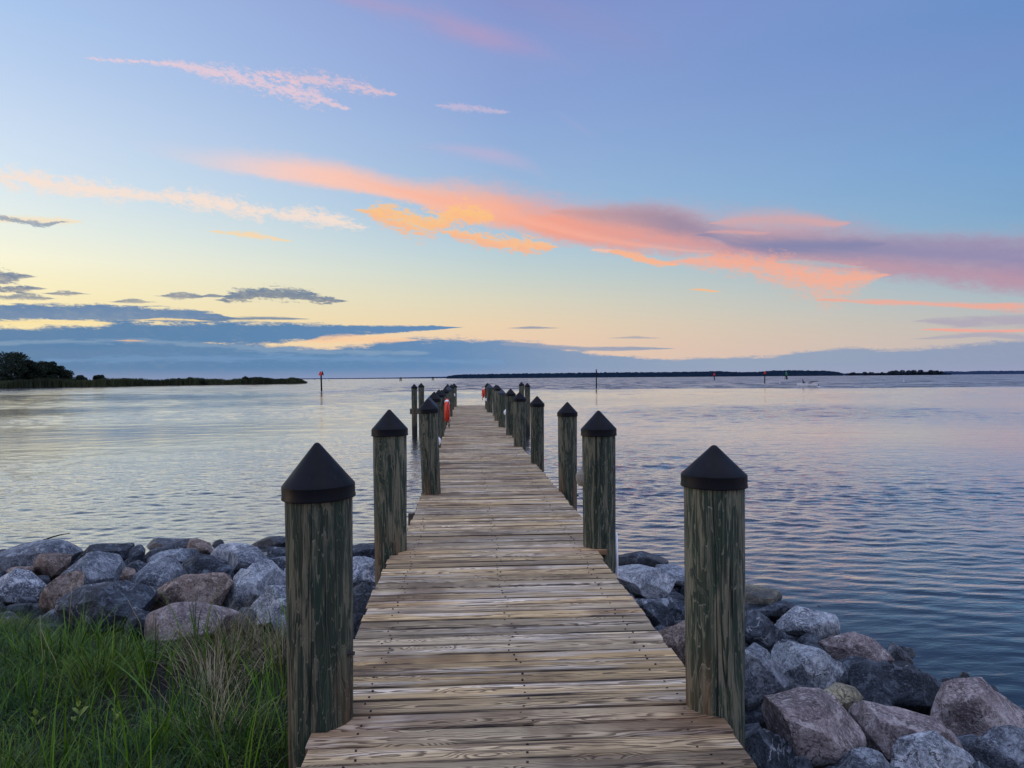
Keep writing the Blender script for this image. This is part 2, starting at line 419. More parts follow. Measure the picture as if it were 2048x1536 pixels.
class MB:
    def __init__(s):
        s.v, s.f = [], []
    def add(s, v, f):
        k = len(s.v)
        s.v += [tuple(p) for p in v]
        s.f += [tuple(i + k for i in q) for q in f]
    def box(s, x0, x1, y0, y1, z0, z1, ch=0.):
        s.add([(x0, y0, z0), (x1, y0, z0), (x1, y1, z0), (x0, y1, z0), (x0, y0, z1), (x1, y0, z1), (x1, y1, z1), (x0, y1, z1)],
              [(3, 2, 1, 0), (4, 5, 6, 7), (0, 1, 5, 4), (1, 2, 6, 5), (2, 3, 7, 6), (3, 0, 4, 7)])
    def tube(s, pts, rad, n=10, cap=True):
        pts = [Vector(p) for p in pts]
        rr = rad if isinstance(rad, (list, tuple)) else [rad] * len(pts)
        v, f = [], []
        ref = None
        for i, p in enumerate(pts):
            d = (pts[min(i + 1, len(pts) - 1)] - pts[max(i - 1, 0)]).normalized()
            if ref is None:
                ref = d.orthogonal().normalized()
            a = (ref - d * ref.dot(d)).normalized()
            ref = a
            b = d.cross(a)
            for k in range(n):
                q = 2 * math.pi * k / n
                v.append(p + (a * math.cos(q) + b * math.sin(q)) * rr[i])
        for i in range(len(pts) - 1):
            for k in range(n):
                f.append((i * n + k, i * n + (k + 1) % n, (i + 1) * n + (k + 1) % n, (i + 1) * n + k))
        if cap:
            f.append(tuple(range(n - 1, -1, -1)))
            f.append(tuple(range((len(pts) - 1) * n, len(pts) * n)))
        s.add(v, f)
    def lathe(s, prof, n=40):
        v, f = [], []
        for r, z in prof:
            for k in range(n):
                q = 2 * math.pi * k / n
                v.append((r * math.cos(q), r * math.sin(q), z))
        for i in range(len(prof) - 1):
            for k in range(n):
                f.append((i * n + k, i * n + (k + 1) % n, (i + 1) * n + (k + 1) % n, (i + 1) * n + k))
        f.append(tuple(range(n - 1, -1, -1)))
        f.append(tuple(range((len(prof) - 1) * n, len(prof) * n)))
        s.add(v, f)
    def blob(s, c, r, n=10, mrows=7, M=None):
        v, f = [], []
        for i in range(mrows + 1):
            th = math.pi * i / mrows
            for k in range(n):
                q = 2 * math.pi * k / n
                p = Vector((r[0] * math.sin(th) * math.cos(q), r[1] * math.sin(th) * math.sin(q), r[2] * math.cos(th)))
                if M: p = M @ p
                v.append(p + Vector(c))
        for i in range(mrows):
            for k in range(n):
                f.append((i * n + k, (i + 1) * n + k, (i + 1) * n + (k + 1) % n, i * n + (k + 1) % n))
        s.add(v, f)
    def build(s, name, mats, parent=None, smooth=False, loc=None):
        return link_mesh(name, pydata(name, s.v, s.f), mats, parent, smooth, loc)

def plain(name, c, rough=.6, metal=0., nz=.25, scale=12., bumpd=.002, spec=.5):
    mt, t, b = new_mat(name)
    tc = t.n('ShaderNodeTexCoord').outputs['Object']
    nn = t.noise(tc, scale, 5, .6)
    k = t.rng(nn, .3, .7, 1 - nz, 1 + nz, smooth=False)
    t.put(b.inputs['Base Color'], t.mix(1., tuple(c), t.comb(k, k, k), 'MULTIPLY'))
    b.inputs['Roughness'].default_value = rough
    b.inputs['Metallic'].default_value = metal
    b.inputs['Specular IOR Level'].default_value = spec
    if bumpd: bump(t, nn, .5, bumpd, b)
    return mt

# ------------------------------------------------------------------ materials
def mat_deck():
    mt, t, b = new_mat('weathered_plank')
    P = t.n('ShaderNodeTexCoord').outputs['Object']
    x, y, z = t.sep(P)
    at = t.n('ShaderNodeAttribute', attribute_name='plank')       # (centre y, random, random)
    yc, r1, r2 = t.sep(at.outputs['Vector'])
    u = t.math('ADD', x, t.math('MULTIPLY', r1, 91.7))
    v = t.math('SUBTRACT', y, yc)
    zz = t.math('MULTIPLY', r2, 57.)
    # knots: sparse points along the plank push the growth rings aside
    kv = t.comb(t.math('MULTIPLY', u, 2.1), t.math('MULTIPLY', v, 9.), zz)
    vo = t.n('ShaderNodeTexVoronoi', feature='F1')
    t.put(vo.inputs['Vector'], kv)
    vo.inputs['Scale'].default_value = 1.
    vo.inputs['Randomness'].default_value = 1.
    kd = vo.outputs['Distance']
    kr = t.sep(vo.outputs['Color'])[0]
    kon = t.math('GREATER_THAN', kr, .52)
    knot = t.math('MULTIPLY', t.rng(kd, .42, .0), kon)
    core = t.math('MULTIPLY', t.rng(kd, .11, .05), kon)
    warp = t.noise(t.comb(t.math('MULTIPLY', u, 1.1), t.math('MULTIPLY', v, 5.), zz), 1., 3, .5)
    v0 = t.math('MULTIPLY', t.math('SUBTRACT', r2, .5), .16)
    dep = t.math('ADD', t.math('MULTIPLY', r1, .05), t.math('MULTIPLY', warp, .085))
    vv = t.math('SUBTRACT', v, v0)
    rad = t.math('SQRT', t.math('ADD', t.math('MULTIPLY', vv, vv), t.math('MULTIPLY', dep, dep)))
    rad = t.math('ADD', rad, t.math('MULTIPLY', knot, .034))
    rad = t.math('ADD', rad, t.math('MULTIPLY', t.noise(t.comb(t.math('MULTIPLY', u, 5.), t.math('MULTIPLY', v, 60.), zz), 1., 3, .6), .006))
    ph = t.math('FRACT', t.math('MULTIPLY', rad, t.math('ADD', 120., t.math('MULTIPLY', r1, 70.))))
    late = t.math('MULTIPLY', t.rng(ph, .35, .85), t.rng(ph, 1.0, .93))        # dark late-wood line, sharp on one side
    fib = t.noise(t.comb(t.math('MULTIPLY', u, 6.), t.math('MULTIPLY', v, 260.), zz), 1., 4, .6)
    streak = t.noise(t.comb(t.math('MULTIPLY', u, 1.3), t.math('MULTIPLY', v, 38.), zz), 1., 4, .6)
    broad = t.noise(t.comb(t.math('MULTIPLY', u, .9), t.math('MULTIPLY', v, 12.), zz), 1., 3, .5)
    stain = t.noise(P, 1.7, 4, .6)
    tan = t.mix(r1, lin((208, 176, 122)), lin((194, 176, 142)))
    tan = t.mix(t.rng(broad, .5, .66), tan, lin((226, 210, 184)))
    brown = t.mix(r2, lin((92, 72, 46)), lin((68, 56, 42)))
    c = t.mix(t.math('MULTIPLY', late, .85), tan, brown)
    dk = t.rng(streak, t.math('SUBTRACT', .60, t.math('MULTIPLY', r2, .16)), .68)
    c = t.mix(t.math('MULTIPLY', dk, .85), c, lin((66, 52, 45)))
    c = t.mix(t.rng(stain, .56, .72, 0, .5), c, lin((106, 84, 70)), 'MIX')
    c = t.mix(t.math('MULTIPLY', core, .8), c, lin((84, 62, 46)))
    # hairline checks
    ck = t.noise(t.comb(t.math('MULTIPLY', u, 2.2), t.math('MULTIPLY', v, 75.), t.math('ADD', zz, 9.)), 1., 2, .5)
    crack = t.math('MULTIPLY', t.rng(t.math('ABSOLUTE', t.math('SUBTRACT', ck, .5)), .012, .003), t.rng(warp, .45, .6))
    c = t.mix(t.math('MULTIPLY', crack, .85), c, lin((40, 32, 28)))
    edge = t.rng(t.math('ABSOLUTE', v), .050, .070)
    c = t.mix(t.math('MULTIPLY', edge, t.rng(t.noise(t.comb(t.math('MULTIPLY', u, 1.6), zz, 3.), 1., 3, .5), .38, .62, .1, 1.)), c, lin((44, 36, 32)))
    tint = t.math('ADD', .76, t.math('MULTIPLY', t.math('FRACT', t.math('MULTIPLY', r2, 7.3)), .62))
    rust = t.n('ShaderNodeAttribute', attribute_name='rust').outputs['Fac']
    rf = t.math('MULTIPLY', rust, t.rng(stain, .3, .6, .2, .65))
    c = t.mix(rf, c, t.mix(late, lin((170, 130, 88)), lin((112, 76, 48))))
    damp = t.noise(t.comb(t.math('MULTIPLY', x, .8), t.math('MULTIPLY', yc, 2.6), 3.), 1., 4, .6)
    c = t.mix(t.rng(damp, .50, .62, 0, .62), c, t.mix(1., c, lin((128, 106, 94)), 'MULTIPLY'))
    k = t.rng(fib, .25, .75, .74, 1.2, smooth=False)
    k = t.math('MULTIPLY', k, tint)
    c = t.mix(1., c, t.comb(k, k, k), 'MULTIPLY')
    t.put(b.inputs['Base Color'], c)
    t.put(b.inputs['Roughness'], t.rng(fib, .3, .7, .68, .88))
    b.inputs['Specular IOR Level'].default_value = .35
    h = t.math('ADD', t.math('MULTIPLY', late, .5), t.math('ADD', t.math('MULTIPLY', fib, .4), t.math('MULTIPLY', t.math('ADD', crack, core), -1.2)))
    h = t.math('ADD', h, t.math('MULTIPLY', streak, .5))
    bump(t, h, .7, .0035, b)
    return mt

def mat_piling():
    mt, t, b = new_mat('treated_piling_wood')
    P = t.n('ShaderNodeTexCoord').outputs['Object']
    oi = t.n('ShaderNodeObjectInfo').outputs['Random']
    x, y, z = t.sep(P)
    geo = t.n('ShaderNodeNewGeometry').outputs['Position']
    wz = t.sep(geo)[2]
    sd = t.math('MULTIPLY', oi, 43.)
    def st(sxy, sz, o=0.):
        return t.comb(t.math('ADD', t.math('MULTIPLY', x, sxy), sd), t.math('ADD', t.math('MULTIPLY', y, sxy), o), t.math('MULTIPLY', z, sz))
    # smoothly warped "depth" field: its contour lines are the growth rings cut by the worn surface
    d = t.noise(st(8.5, 1.25), 1., 3, .5, .45)
    d2 = t.noise(st(46., 4.0, 5.), 1., 3, .6)
    dd = t.math('ADD', d, t.math('MULTIPLY', d2, .09))
    ph = t.math('FRACT', t.math('MULTIPLY', dd, 18.))
    ring = t.math('MULTIPLY', t.rng(ph, .1, .7), t.rng(ph, 1., .9))
    edge = t.rng(t.math('ABSOLUTE', t.math('SUBTRACT', ph, .96)), .09, .02)
    plate = t.math('FRACT', t.math('MULTIPLY', t.math('FLOOR', t.math('MULTIPLY', dd, 18.)), .618))
    patch = t.noise(st(17., 2.1, 11.), 1., 5, .66, .5)
    flake = t.noise(st(120., 5., 17.), 1., 3, .6)
    fib = t.noise(st(90., 2.2, 2.), 1., 5, .7)
    green = t.mix(fib, lin((18, 38, 30)), lin((50, 72, 56)))
    dark = t.mix(fib, lin((26, 38, 30)), lin((54, 62, 46)))
    grey = t.mix(fib, lin((82, 82, 64)), lin((142, 136, 112)))
    c = t.mix(t.rng(plate, .2, .8, .2, .8), dark, green)
    c = t.mix(t.rng(t.noise(st(55., 1.1, 40.), 1., 3, .6), .54, .68, 0, .5), c, lin((104, 106, 86)))
    pm = t.math('ADD', t.math('ADD', t.math('MULTIPLY', t.rng(plate, .4, .6), .10), patch), t.math('MULTIPLY', t.math('SUBTRACT', flake, .5), .34))
    c = t.mix(t.math('MULTIPLY', t.rng(pm, .53, .67), .8), c, grey)
    c = t.mix(t.math('MULTIPLY', edge, .75), c, lin((122, 122, 100)))
    c = t.mix(t.math('MULTIPLY', t.rng(ph, .0, .09, .8, 0.), .55), c, lin((20, 24, 22)))
    # drying checks
    ang = t.math('ARCTAN2', y, x)
    cn = t.noise(st(10., .18, 20.), 1., 2, .5)
    crack = t.rng(t.math('ABSOLUTE', t.math('SUBTRACT', cn, .5)), .007, .002)
    c = t.mix(t.math('MULTIPLY', crack, .9), c, lin((12, 13, 12)))
    # rust-brown staining near the deck, algae and wet at the tide line
    hb = t.math('ADD', wz, t.math('MULTIPLY', t.noise(st(6., 2., 31.), 1., 3, .5), .5))
    c = t.mix(t.math('MULTIPLY', t.rng(hb, 1.9, 1.45), t.rng(t.noise(st(9., .8, 14.), 1., 3, .5), .5, .64, 0., .6)), c, t.mix(fib, lin((78, 54, 36)), lin((140, 104, 68))))
    c = t.mix(t.rng(hb, .95, .6, 0., .85), c, lin((22, 26, 22)))
    k = t.math('ADD', .85, t.math('MULTIPLY', oi, .35))
    c = t.mix(1., c, t.comb(k, k, k), 'MULTIPLY')
    t.put(b.inputs['Base Color'], c)
    b.inputs['Roughness'].default_value = .72
    b.inputs['Specular IOR Level'].default_value = .35
    h = t.math('ADD', t.math('MULTIPLY', ring, .5), t.math('SUBTRACT', t.math('MULTIPLY', fib, .45), t.math('MULTIPLY', crack, 1.6)))
    bump(t, h, .8, .006, b)
    return mt

def mat_cap(name, c, rough):
    mt, t, b = new_mat(name)
    P = t.n('ShaderNodeTexCoord').outputs['Object']
    x, y, z = t.sep(P)
    nn = t.noise(P, 9., 5, .65)
    dirt = t.noise(t.comb(t.math('MULTIPLY', x, 30.), t.math('MULTIPLY', y, 30.), t.math('MULTIPLY', z, 4.)), 1., 4, .6)
    k = t.rng(nn, .3, .75, .8, 1.35, smooth=False)
    cc = t.mix(1., c, t.comb(k, k, k), 'MULTIPLY')
    cc = t.mix(t.rng(dirt, .6, .8, 0, .12), cc, lin((96, 98, 100)))
    t.put(b.inputs['Base Color'], cc)
    t.put(b.inputs['Roughness'], t.rng(nn, .3, .7, rough - .08, rough + .1))
    b.inputs['Specular IOR Level'].default_value = .16
    bump(t, t.math('ADD', nn, t.math('MULTIPLY', t.noise(P, 160., 2, .5), .12)), .35, .003, b)
    return mt

def mat_rock(name, base, light, dark, vein=.5, speck=.5):
    mt, t, b = new_mat(name)
    P = t.n('ShaderNodeTexCoord').outputs['Object']
    oi = t.n('ShaderNodeObjectInfo').outputs['Random']
    Q = t.vmath('ADD', P, t.comb(t.math('MULTIPLY', oi, 31.), t.math('MULTIPLY', oi, 17.), 0.))
    big = t.noise(Q, 2.2, 5, .6, .5)
    med = t.noise(Q, 11., 7, .68, .6)
    fine = t.noise(Q, 62., 5, .75)
    c = t.mix(t.rng(big, .38, .60), dark, base)
    c = t.mix(t.rng(med, .50, .62, 0, .8), c, light)
    c = t.mix(t.rng(med, .47, .38, 0, .75), c, tuple(v * .7 for v in dark))
    c = t.mix(t.rng(fine, .52, .62, 0, speck), c, light)
    c = t.mix(t.rng(fine, .47, .38, 0, speck), c, tuple(v * .35 for v in dark))
    vn = t.noise(Q, 2.6, 6, .58, 1.1)
    vl = t.math('MULTIPLY', t.rng(t.math('ABSOLUTE', t.math('SUBTRACT', vn, .5)), .018, .003), t.rng(big, .5, .62, 0, vein))
    c = t.mix(vl, c, lin((176, 182, 186)))
    crk = t.noise(Q, 4.3, 5, .6, .8)
    cl = t.math('MULTIPLY', t.rng(t.math('ABSOLUTE', t.math('SUBTRACT', crk, .48)), .012, .002), t.rng(med, .42, .56))
    c = t.mix(t.math('MULTIPLY', cl, .7), c, tuple(v * .3 for v in dark))
    k = t.math('ADD', .85, t.math('MULTIPLY', oi, .3))
    wz = t.sep(t.n('ShaderNodeNewGeometry').outputs['Position'])[2]
    wet = t.rng(t.math('ADD', wz, t.math('MULTIPLY', big, .2)), .34, .18)
    k = t.math('MULTIPLY', k, t.mixf(wet, 1., .4))
    c = t.mix(1., c, t.comb(k, k, k), 'MULTIPLY')
    t.put(b.inputs['Base Color'], c)
    t.put(b.inputs['Roughness'], t.mixf(wet, .8, .35))
    b.inputs['Specular IOR Level'].default_value = .35
    h = t.math('ADD', t.math('MULTIPLY', med, 1.), t.math('ADD', t.math('MULTIPLY', fine, .22), t.math('MULTIPLY', cl, -.3)))
    bump(t, h, 1., .045, b)
    return mt

M = {}
M['deck'] = mat_deck()
M['piling'] = mat_piling()
M['cap'] = mat_cap('black_cap_plastic', lin((5, 7, 13)), .52)
M['cap_grey'] = mat_cap('faded_cap_plastic', lin((58, 64, 74)), .62)
M['timber'] = plain('rough_timber', lin((92, 82, 68)), .8, nz=.35)
M['nail'] = plain('rusty_nail', lin((46, 36, 32)), .6, .3)
M['bolt'] = plain('galvanised_bolt', lin((70, 70, 68)), .5, .6)
M['white'] = plain('white_plastic', lin((240, 240, 236)), .45, nz=.06)
M['cream'] = plain('aged_cream_plastic', lin((140, 134, 118)), .7, nz=.5, scale=130, bumpd=.006)
M['orange'] = plain('orange_ring_vinyl', lin((226, 62, 30)), .5, nz=.12)
M['black'] = plain('black_rubber', lin((18, 19, 22)), .6)
M['red'] = plain('red_reflective_panel', lin((240, 52, 28)), .5, nz=.08)
M['green_sign'] = plain('green_reflective_panel', lin((22, 128, 78)), .5, nz=.08)
M['dark_wood'] = plain('dark_wet_post', lin((30, 28, 28)), .8, spec=.15)
M['skin'] = plain('skin', lin((176, 128, 100)), .6, nz=.1)
M['redshirt'] = plain('red_cloth', lin((160, 44, 50)), .85)
M['darkcloth'] = plain('dark_cloth', lin((30, 32, 42)), .9)
M['bird'] = plain('dark_feathers', lin((40, 40, 42)), .8)
M['foam'] = plain('white_wake_foam', lin((220, 224, 226)), .7, nz=.1)
M['rockg'] = mat_rock('blue_grey_granite', lin((116, 124, 132)), lin((170, 178, 184)), lin((70, 78, 88)), .5, .6)
M['rockl'] = mat_rock('pale_grey_granite', lin((158, 166, 170)), lin((210, 214, 216)), lin((96, 104, 114)), .6, .7)
M['rockd'] = mat_rock('dark_slate_rock', lin((64, 73, 82)), lin((108, 118, 126)), lin((38, 45, 54)), .8, .4)
M['rockb'] = mat_rock('brown_granite', lin((132, 116, 104)), lin((170, 154, 140)), lin((86, 74, 68)), .2, .6)
M['rockp'] = mat_rock('pink_grey_granite', lin((156, 142, 138)), lin((196, 186, 180)), lin((108, 98, 98)), .4, .6)
M['rocky'] = mat_rock('lichen_yellow_rock', lin((150, 142, 116)), lin((182, 172, 138)), lin((92, 90, 80)), .2, .5)

# ------------------------------------------------------------------ water
def build_water():
    r = [0.6]
    while r[-1] < 21: r.append(r[-1] + .055)
    while r[-1] < 420: r.append(r[-1] * 1.0046)
    while r[-1] < 14000: r.append(r[-1] * 1.06)
    r = np.array(r)
    a = np.concatenate([np.radians(np.linspace(-66, 66, 760)), np.radians(np.linspace(66, 294, 40)[1:-1])])
    nr, na = len(r), len(a)
    Rg, Ag = np.meshgrid(r, a, indexing='ij')
    X, Y = Rg * np.sin(Ag), Rg * np.cos(Ag)
    dr = np.gradient(r)[:, None]
    Z = np.zeros_like(X)
    # slowly varying patches of ruffled and calm water
    def low(s, ax, ay, n=7):
        g = np.random.default_rng(s)
        o = np.zeros_like(X)
        for _ in range(n):
            o += np.sin(X * ax * g.uniform(-1, 1) + Y * ay * g.uniform(.3, 1) + g.uniform(0, 6.3))
        return o / math.sqrt(n / 2)
    patch = low(3, .16, .22)
    ruff = .55 + .28 * np.clip(patch, -1.4, 1.6)
    ruff *= np.where(X > 0, 1 + .55 * np.exp(-((Y - 16) / 14) ** 2) * np.clip(X / 4, 0, 1), 1)
    ruff *= 1 + .35 * np.clip((Y - 34) / 25, 0, 1)
    ruff *= np.where(X < 0, 1 - .3 * np.clip(-X / 4, 0, 1), 1)
    edge = 158 + 6 * np.sin(X * .05) + 3 * np.sin(X * .13 + 1) - .03 * X
    chop = np.clip((Y - edge) / 5, 0, 1) * np.clip((X + 60) / 60, .25, 1)
    ruff = ruff * (1 - chop) + 2.2 * chop
    lam = np.geomspace(.13, 5., 72)
    g = np.random.default_rng(5)
    for L_ in lam:
        th = g.normal(0.10, .50) + math.pi / 2
        k = 2 * math.pi / L_
        s = .060 * (1.0 if L_ < .55 else (.55 / L_) ** .72)
        fade = np.clip((L_ / dr - 2.6) / 2.0, 0, 1)
        w = .55 + .45 * np.sin(X * g.uniform(-.5, .5) / L_ + Y * g.uniform(-.5, .5) / L_ + g.uniform(0, 6.3))
        if L_ > .6: w = w * (1 - .45 * np.clip((46 - Y) / 16, 0, 1))
        else: w = w * 1.2
        phs = k * (X * math.cos(th) + Y * math.sin(th)) + g.uniform(0, 6.3)
        sn = np.sin(phs + .35 * np.sin(phs * .37 + 1.))
        Z += (s / k) * sn * fade * w * ruff
    Z *= np.clip((2600 - Rg) / 2000, 0, 1)
    V = np.stack([X, Y, Z], -1).reshape(-1, 3)
    i = np.arange(nr - 1)[:, None]
    j = np.arange(na)[None, :]
    j2 = (j + 1) % na
    Q = np.stack([i * na + j, (i + 1) * na + j, (i + 1) * na + j2, i * na + j2], -1).reshape(-1, 4)[:, ::-1]
    me = quads_mesh('water', V, Q)
    attr_f(me, 'chop', chop.ravel())
    attr_f(me, 'ruff', np.clip(ruff, 0, 2.5).ravel())
    mt, t, b = new_mat('bay_water')
    P = t.n('ShaderNodeNewGeometry').outputs['Position']
    ch = t.n('ShaderNodeAttribute', attribute_name='chop').outputs['Fac']
    rf = t.n('ShaderNodeAttribute', attribute_name='ruff').outputs['Fac']
    x, y, z = t.sep(P)
    t.put(b.inputs['Base Color'], lin((12, 34, 46)))
    b.inputs['IOR'].default_value = 1.333
    b.inputs['Specular IOR Level'].default_value = .5
    dist = t.math('SQRT', t.math('ADD', t.math('MULTIPLY', x, x), t.math('MULTIPLY', y, y)))
    far = t.rng(y, 30., 150.)
    n1 = t.noise(t.comb(t.math('MULTIPLY', x, 2.0), t.math('MULTIPLY', y, 5.), 0.), 1., 4, .6, .4)
    n2 = t.noise(t.comb(t.math('MULTIPLY', x, .30), t.math('MULTIPLY', y, .62), 4.), 1., 5, .6, .3)
    near = bump(t, n1, t.math('MULTIPLY', t.math('SUBTRACT', 1., far), t.math('MULTIPLY', rf, .9)), .05, None)
    bump(t, n2, t.math('MULTIPLY', t.rng(y, 40., 120.), t.mixf(ch, .12, .5)), .5, b, near)
    sk = t.noise(t.comb(t.math('MULTIPLY', x, .16), t.math('MULTIPLY', y, .045), 7.), 1., 6, .68, .4)
    gust = t.rng(sk, .42, .60)
    gust2 = t.rng(t.noise(t.comb(t.math('MULTIPLY', x, .035), t.math('MULTIPLY', y, .05), 2.), 1., 5, .6, .5), .46, .62)
    rough = t.mixf(ch, t.math('ADD', t.mixf(far, .03, .06), t.math('MULTIPLY', t.math('MULTIPLY', gust2, far), .08)), t.mixf(gust, .2, .5))
    nrm = b.inputs['Normal'].links[0].from_socket
    fr = t.n('ShaderNodeFresnel')
    fr.inputs['IOR'].default_value = 1.333
    t.put(fr.inputs['Normal'], nrm)
    Fv = fr.outputs[0]
    Fg = t.mixf(t.rng(Fv, .13, .42), Fv, t.math('POWER', Fv, .28))
    Fg = t.math('MULTIPLY', Fg, t.math('SUBTRACT', 1., t.math('MULTIPLY', ch, t.mixf(gust, .3, .85))))
    df = t.n('ShaderNodeBsdfDiffuse')
    df.inputs['Color'].default_value = (*lin((8, 26, 36)), 1)
    gl = t.n('ShaderNodeBsdfGlossy')
    gl.inputs['Color'].default_value = (1, 1, 1, 1)
    t.put(gl.inputs['Roughness'], rough)
    t.put(gl.inputs['Normal'], nrm)
    ms = t.n('ShaderNodeMixShader')
    t.put(ms.inputs[0], Fg)
    t.put(ms.inputs[1], df.outputs[0])
    t.put(ms.inputs[2], gl.outputs[0])
    out = [n_ for n_ in mt.node_tree.nodes if n_.type == 'OUTPUT_MATERIAL'][0]
    t.put(out.inputs['Surface'], ms.outputs[0])
    mt.node_tree.nodes.remove(b)
    o = link_mesh('water', me, mt, smooth=True)
    tag(o, kind='structure')
build_water()

# ------------------------------------------------------------------ shore bank
def seg_d(px, py, ax, ay, bx, by):
    dx, dy = bx - ax, by - ay
    return ((px - ax) * dy - (py - ay) * dx) / math.hypot(dx, dy)

def base_z(X, Y):
    """level that the stones rest on"""
    zl = .70 - .114 * (Y - 6.3)
    zl = min(zl, .86)
    # right of the pier the waterline runs (1.7, 11.9) -> (4.4, 6.2)
    d = seg_d(X, Y, 1.7, 11.9, 4.4, 6.2)
    zr = min(.26 * d, .95)
    f = min(max((X + .3) / 1.4, 0), 1)
    f = f * f * (3 - 2 * f)
    return zl * (1 - f) + zr * f

def build_bank():
    xs = np.arange(-16, 12.01, .2)
    ys = np.arange(-5, 20.01, .2)
    V = []
    for yy in ys:
        for xx in xs:
            z = base_z(xx, yy) - (.08 if yy < 11.3 else .08 + .25 * (yy - 11.3))
            if xx < -.4 and yy < 6.2:
                z += .06 * mnoise.noise((xx * 1.3, yy * 1.3, 3)) + .1
            z += .05 * mnoise.noise((xx * 2.3, yy * 2.3, 0))
            V.append((xx, yy, max(z, -1.6)))
    n = len(xs)
    Q = np.array([(j * n + i, j * n + i + 1, (j + 1) * n + i + 1, (j + 1) * n + i) for j in range(len(ys) - 1) for i in range(n - 1)])
    me = quads_mesh('shore_bank', np.array(V), Q)
    o = link_mesh('shore_bank', me, plain('dark_soil', lin((30, 28, 26)), .95, nz=.4, scale=6, bumpd=.02, spec=.1), smooth=True)
    tag(o, kind='structure')
build_bank()

# ------------------------------------------------------------------ pier
BENTS = [3.42 + 3.3 * i for i in range(12)]
def build_pier():
    root = empty('pier', (0, 0, DECK))
    tag(root, 'long weathered wooden pier with plank deck running out over the water', 'pier')
    v, f, att, rust, mi = [], [], [], [], []
    y = -2.6
    rr = random.Random(3)
    nseg = 14
    rows = []
    while y < YEND:
        wd = .139 + rr.uniform(-.003, .004)
        gap = rr.choice([.004, .006, .007, .009, .013])
        rows.append((y, y + wd))
        y += wd + gap
    for (y0, y1) in rows:
        yc, hw = (y0 + y1) / 2, (y1 - y0) / 2
        r1, r2 = rr.random(), rr.random()
        g_ = min(max((y0 - 6.4) / .2, 0), 1); h_ = min(max((y0 - 10) / 31, 0), 1)
        xl = XL + .07 * g_ - .07 * h_ + rr.uniform(-.014, .012)
        xr = XR - .01 + .10 * g_ - .2 * h_ + rr.uniform(-.012, .014)
        rot = rr.uniform(-.0022, .0022)
        dz = rr.uniform(-.0035, .0035)
        bow = rr.uniform(-.004, .004)
        cup = rr.uniform(-.0025, .003)
        k0 = len(v)
        prof = [(-hw, -.038), (-hw, -.007), (-hw + .006, -.0005), (-hw * .4, cup), (hw * .4, cup), (hw - .006, -.0005), (hw, -.007), (hw, -.038)]
        np_ = len(prof)
        ph = rr.uniform(0, 9)
        for s in range(nseg + 1):
            tt = s / nseg
            xx = xl + (xr - xl) * tt
            wv = .0016 * math.sin(xx * 5 + ph)
            for (py_, pz) in prof:
                v.append((xx, yc + py_ + rot * (xx - .2) + wv, pz + dz + bow * math.cos(xx * 2.2 + ph)))
                att.append((yc, r1, r2))
                g = 0.
                for bi, by in enumerate(BENTS[:9]):
                    for sx in (XL, XR):
                        q = math.hypot((xx - sx) / .42, (yc + py_ - by + .1) / .2)
                        g = max(g, math.exp(-q * q))
                rust.append(g)
        for s in range(nseg):
            for q in range(np_):
                a = k0 + s * np_ + q
                b_ = k0 + s * np_ + (q + 1) % np_
                f.append((a, a + np_, b_ + np_, b_))
                mi.append(0)
        f.append(tuple(k0 + q for q in range(np_)))
        f.append(tuple(k0 + nseg * np_ + q for q in range(np_ - 1, -1, -1)))
        mi += [0, 0]
        # nail heads, two at each of three joists
        if yc < 15:
            for nx in (XL + .2, (XL + XR) / 2 + .02, XR - .17):
                for sy in (-.55, .5):
                    if rr.random() < (.12 if yc < 8 else .5): continue
                    cx, cy = nx + rr.uniform(-.03, .03), yc + sy * hw + rr.uniform(-.008, .008)
                    rad = rr.uniform(.0042, .0062)
                    k = len(v)
                    for q in range(8):
                        v.append((cx + rad * math.cos(q * .785), cy + rad * math.sin(q * .785), dz + max(cup, 0) + .0035))
                    for q in range(8):
                        v.append((cx + rad * 1.1 * math.cos(q * .785), cy + rad * 1.1 * math.sin(q * .785), dz - .003))
                    att += [(yc, r1, r2)] * 16
                    rust += [0.] * 16
                    f.append(tuple(range(k, k + 8)))
                    mi.append(1)
                    for q in range(8):
                        f.append((k + 8 + q, k + 8 + (q + 1) % 8, k + (q + 1) % 8, k + q))
                        mi.append(1)
    me = pydata('deck', v, f)
    me.polygons.foreach_set('material_index', mi)
    attr_f(me, 'plank', np.array(att), 'FLOAT_VECTOR')
    attr_f(me, 'rust', np.array(rust))
    link_mesh('deck', me, [M['deck'], M['nail']], root)
    for x0 in (XL + .1, (XL + XR) / 2 - .045, XR - .19):
        b = MB()
        b.box(x0, x0 + .09, -2.5, YEND - .03, -.29, -.042)
        b.build('stringer', M['timber'], root)
    for by in BENTS:
        b = MB()
        b.box(XL - .12, XR + .12, by + .17, by + .26, -.53, -.292)
        b.build('cross_beam', M['timber'], root)
    # short finger deck beside the seaward end
    b = MB()
    yy = 37.6
    for _ in range(8):
        b.box(-2.75, XL - .03, yy, yy + .137, -.05, -.008)
        yy += .145
    b.box(-2.75, XL - .03, 37.62, 37.7, -.26, -.052)
    b.box(-2.75, XL - .03, 38.6, 38.68, -.26, -.052)
    b.build('finger_deck', M['timber'], root)
build_pier()

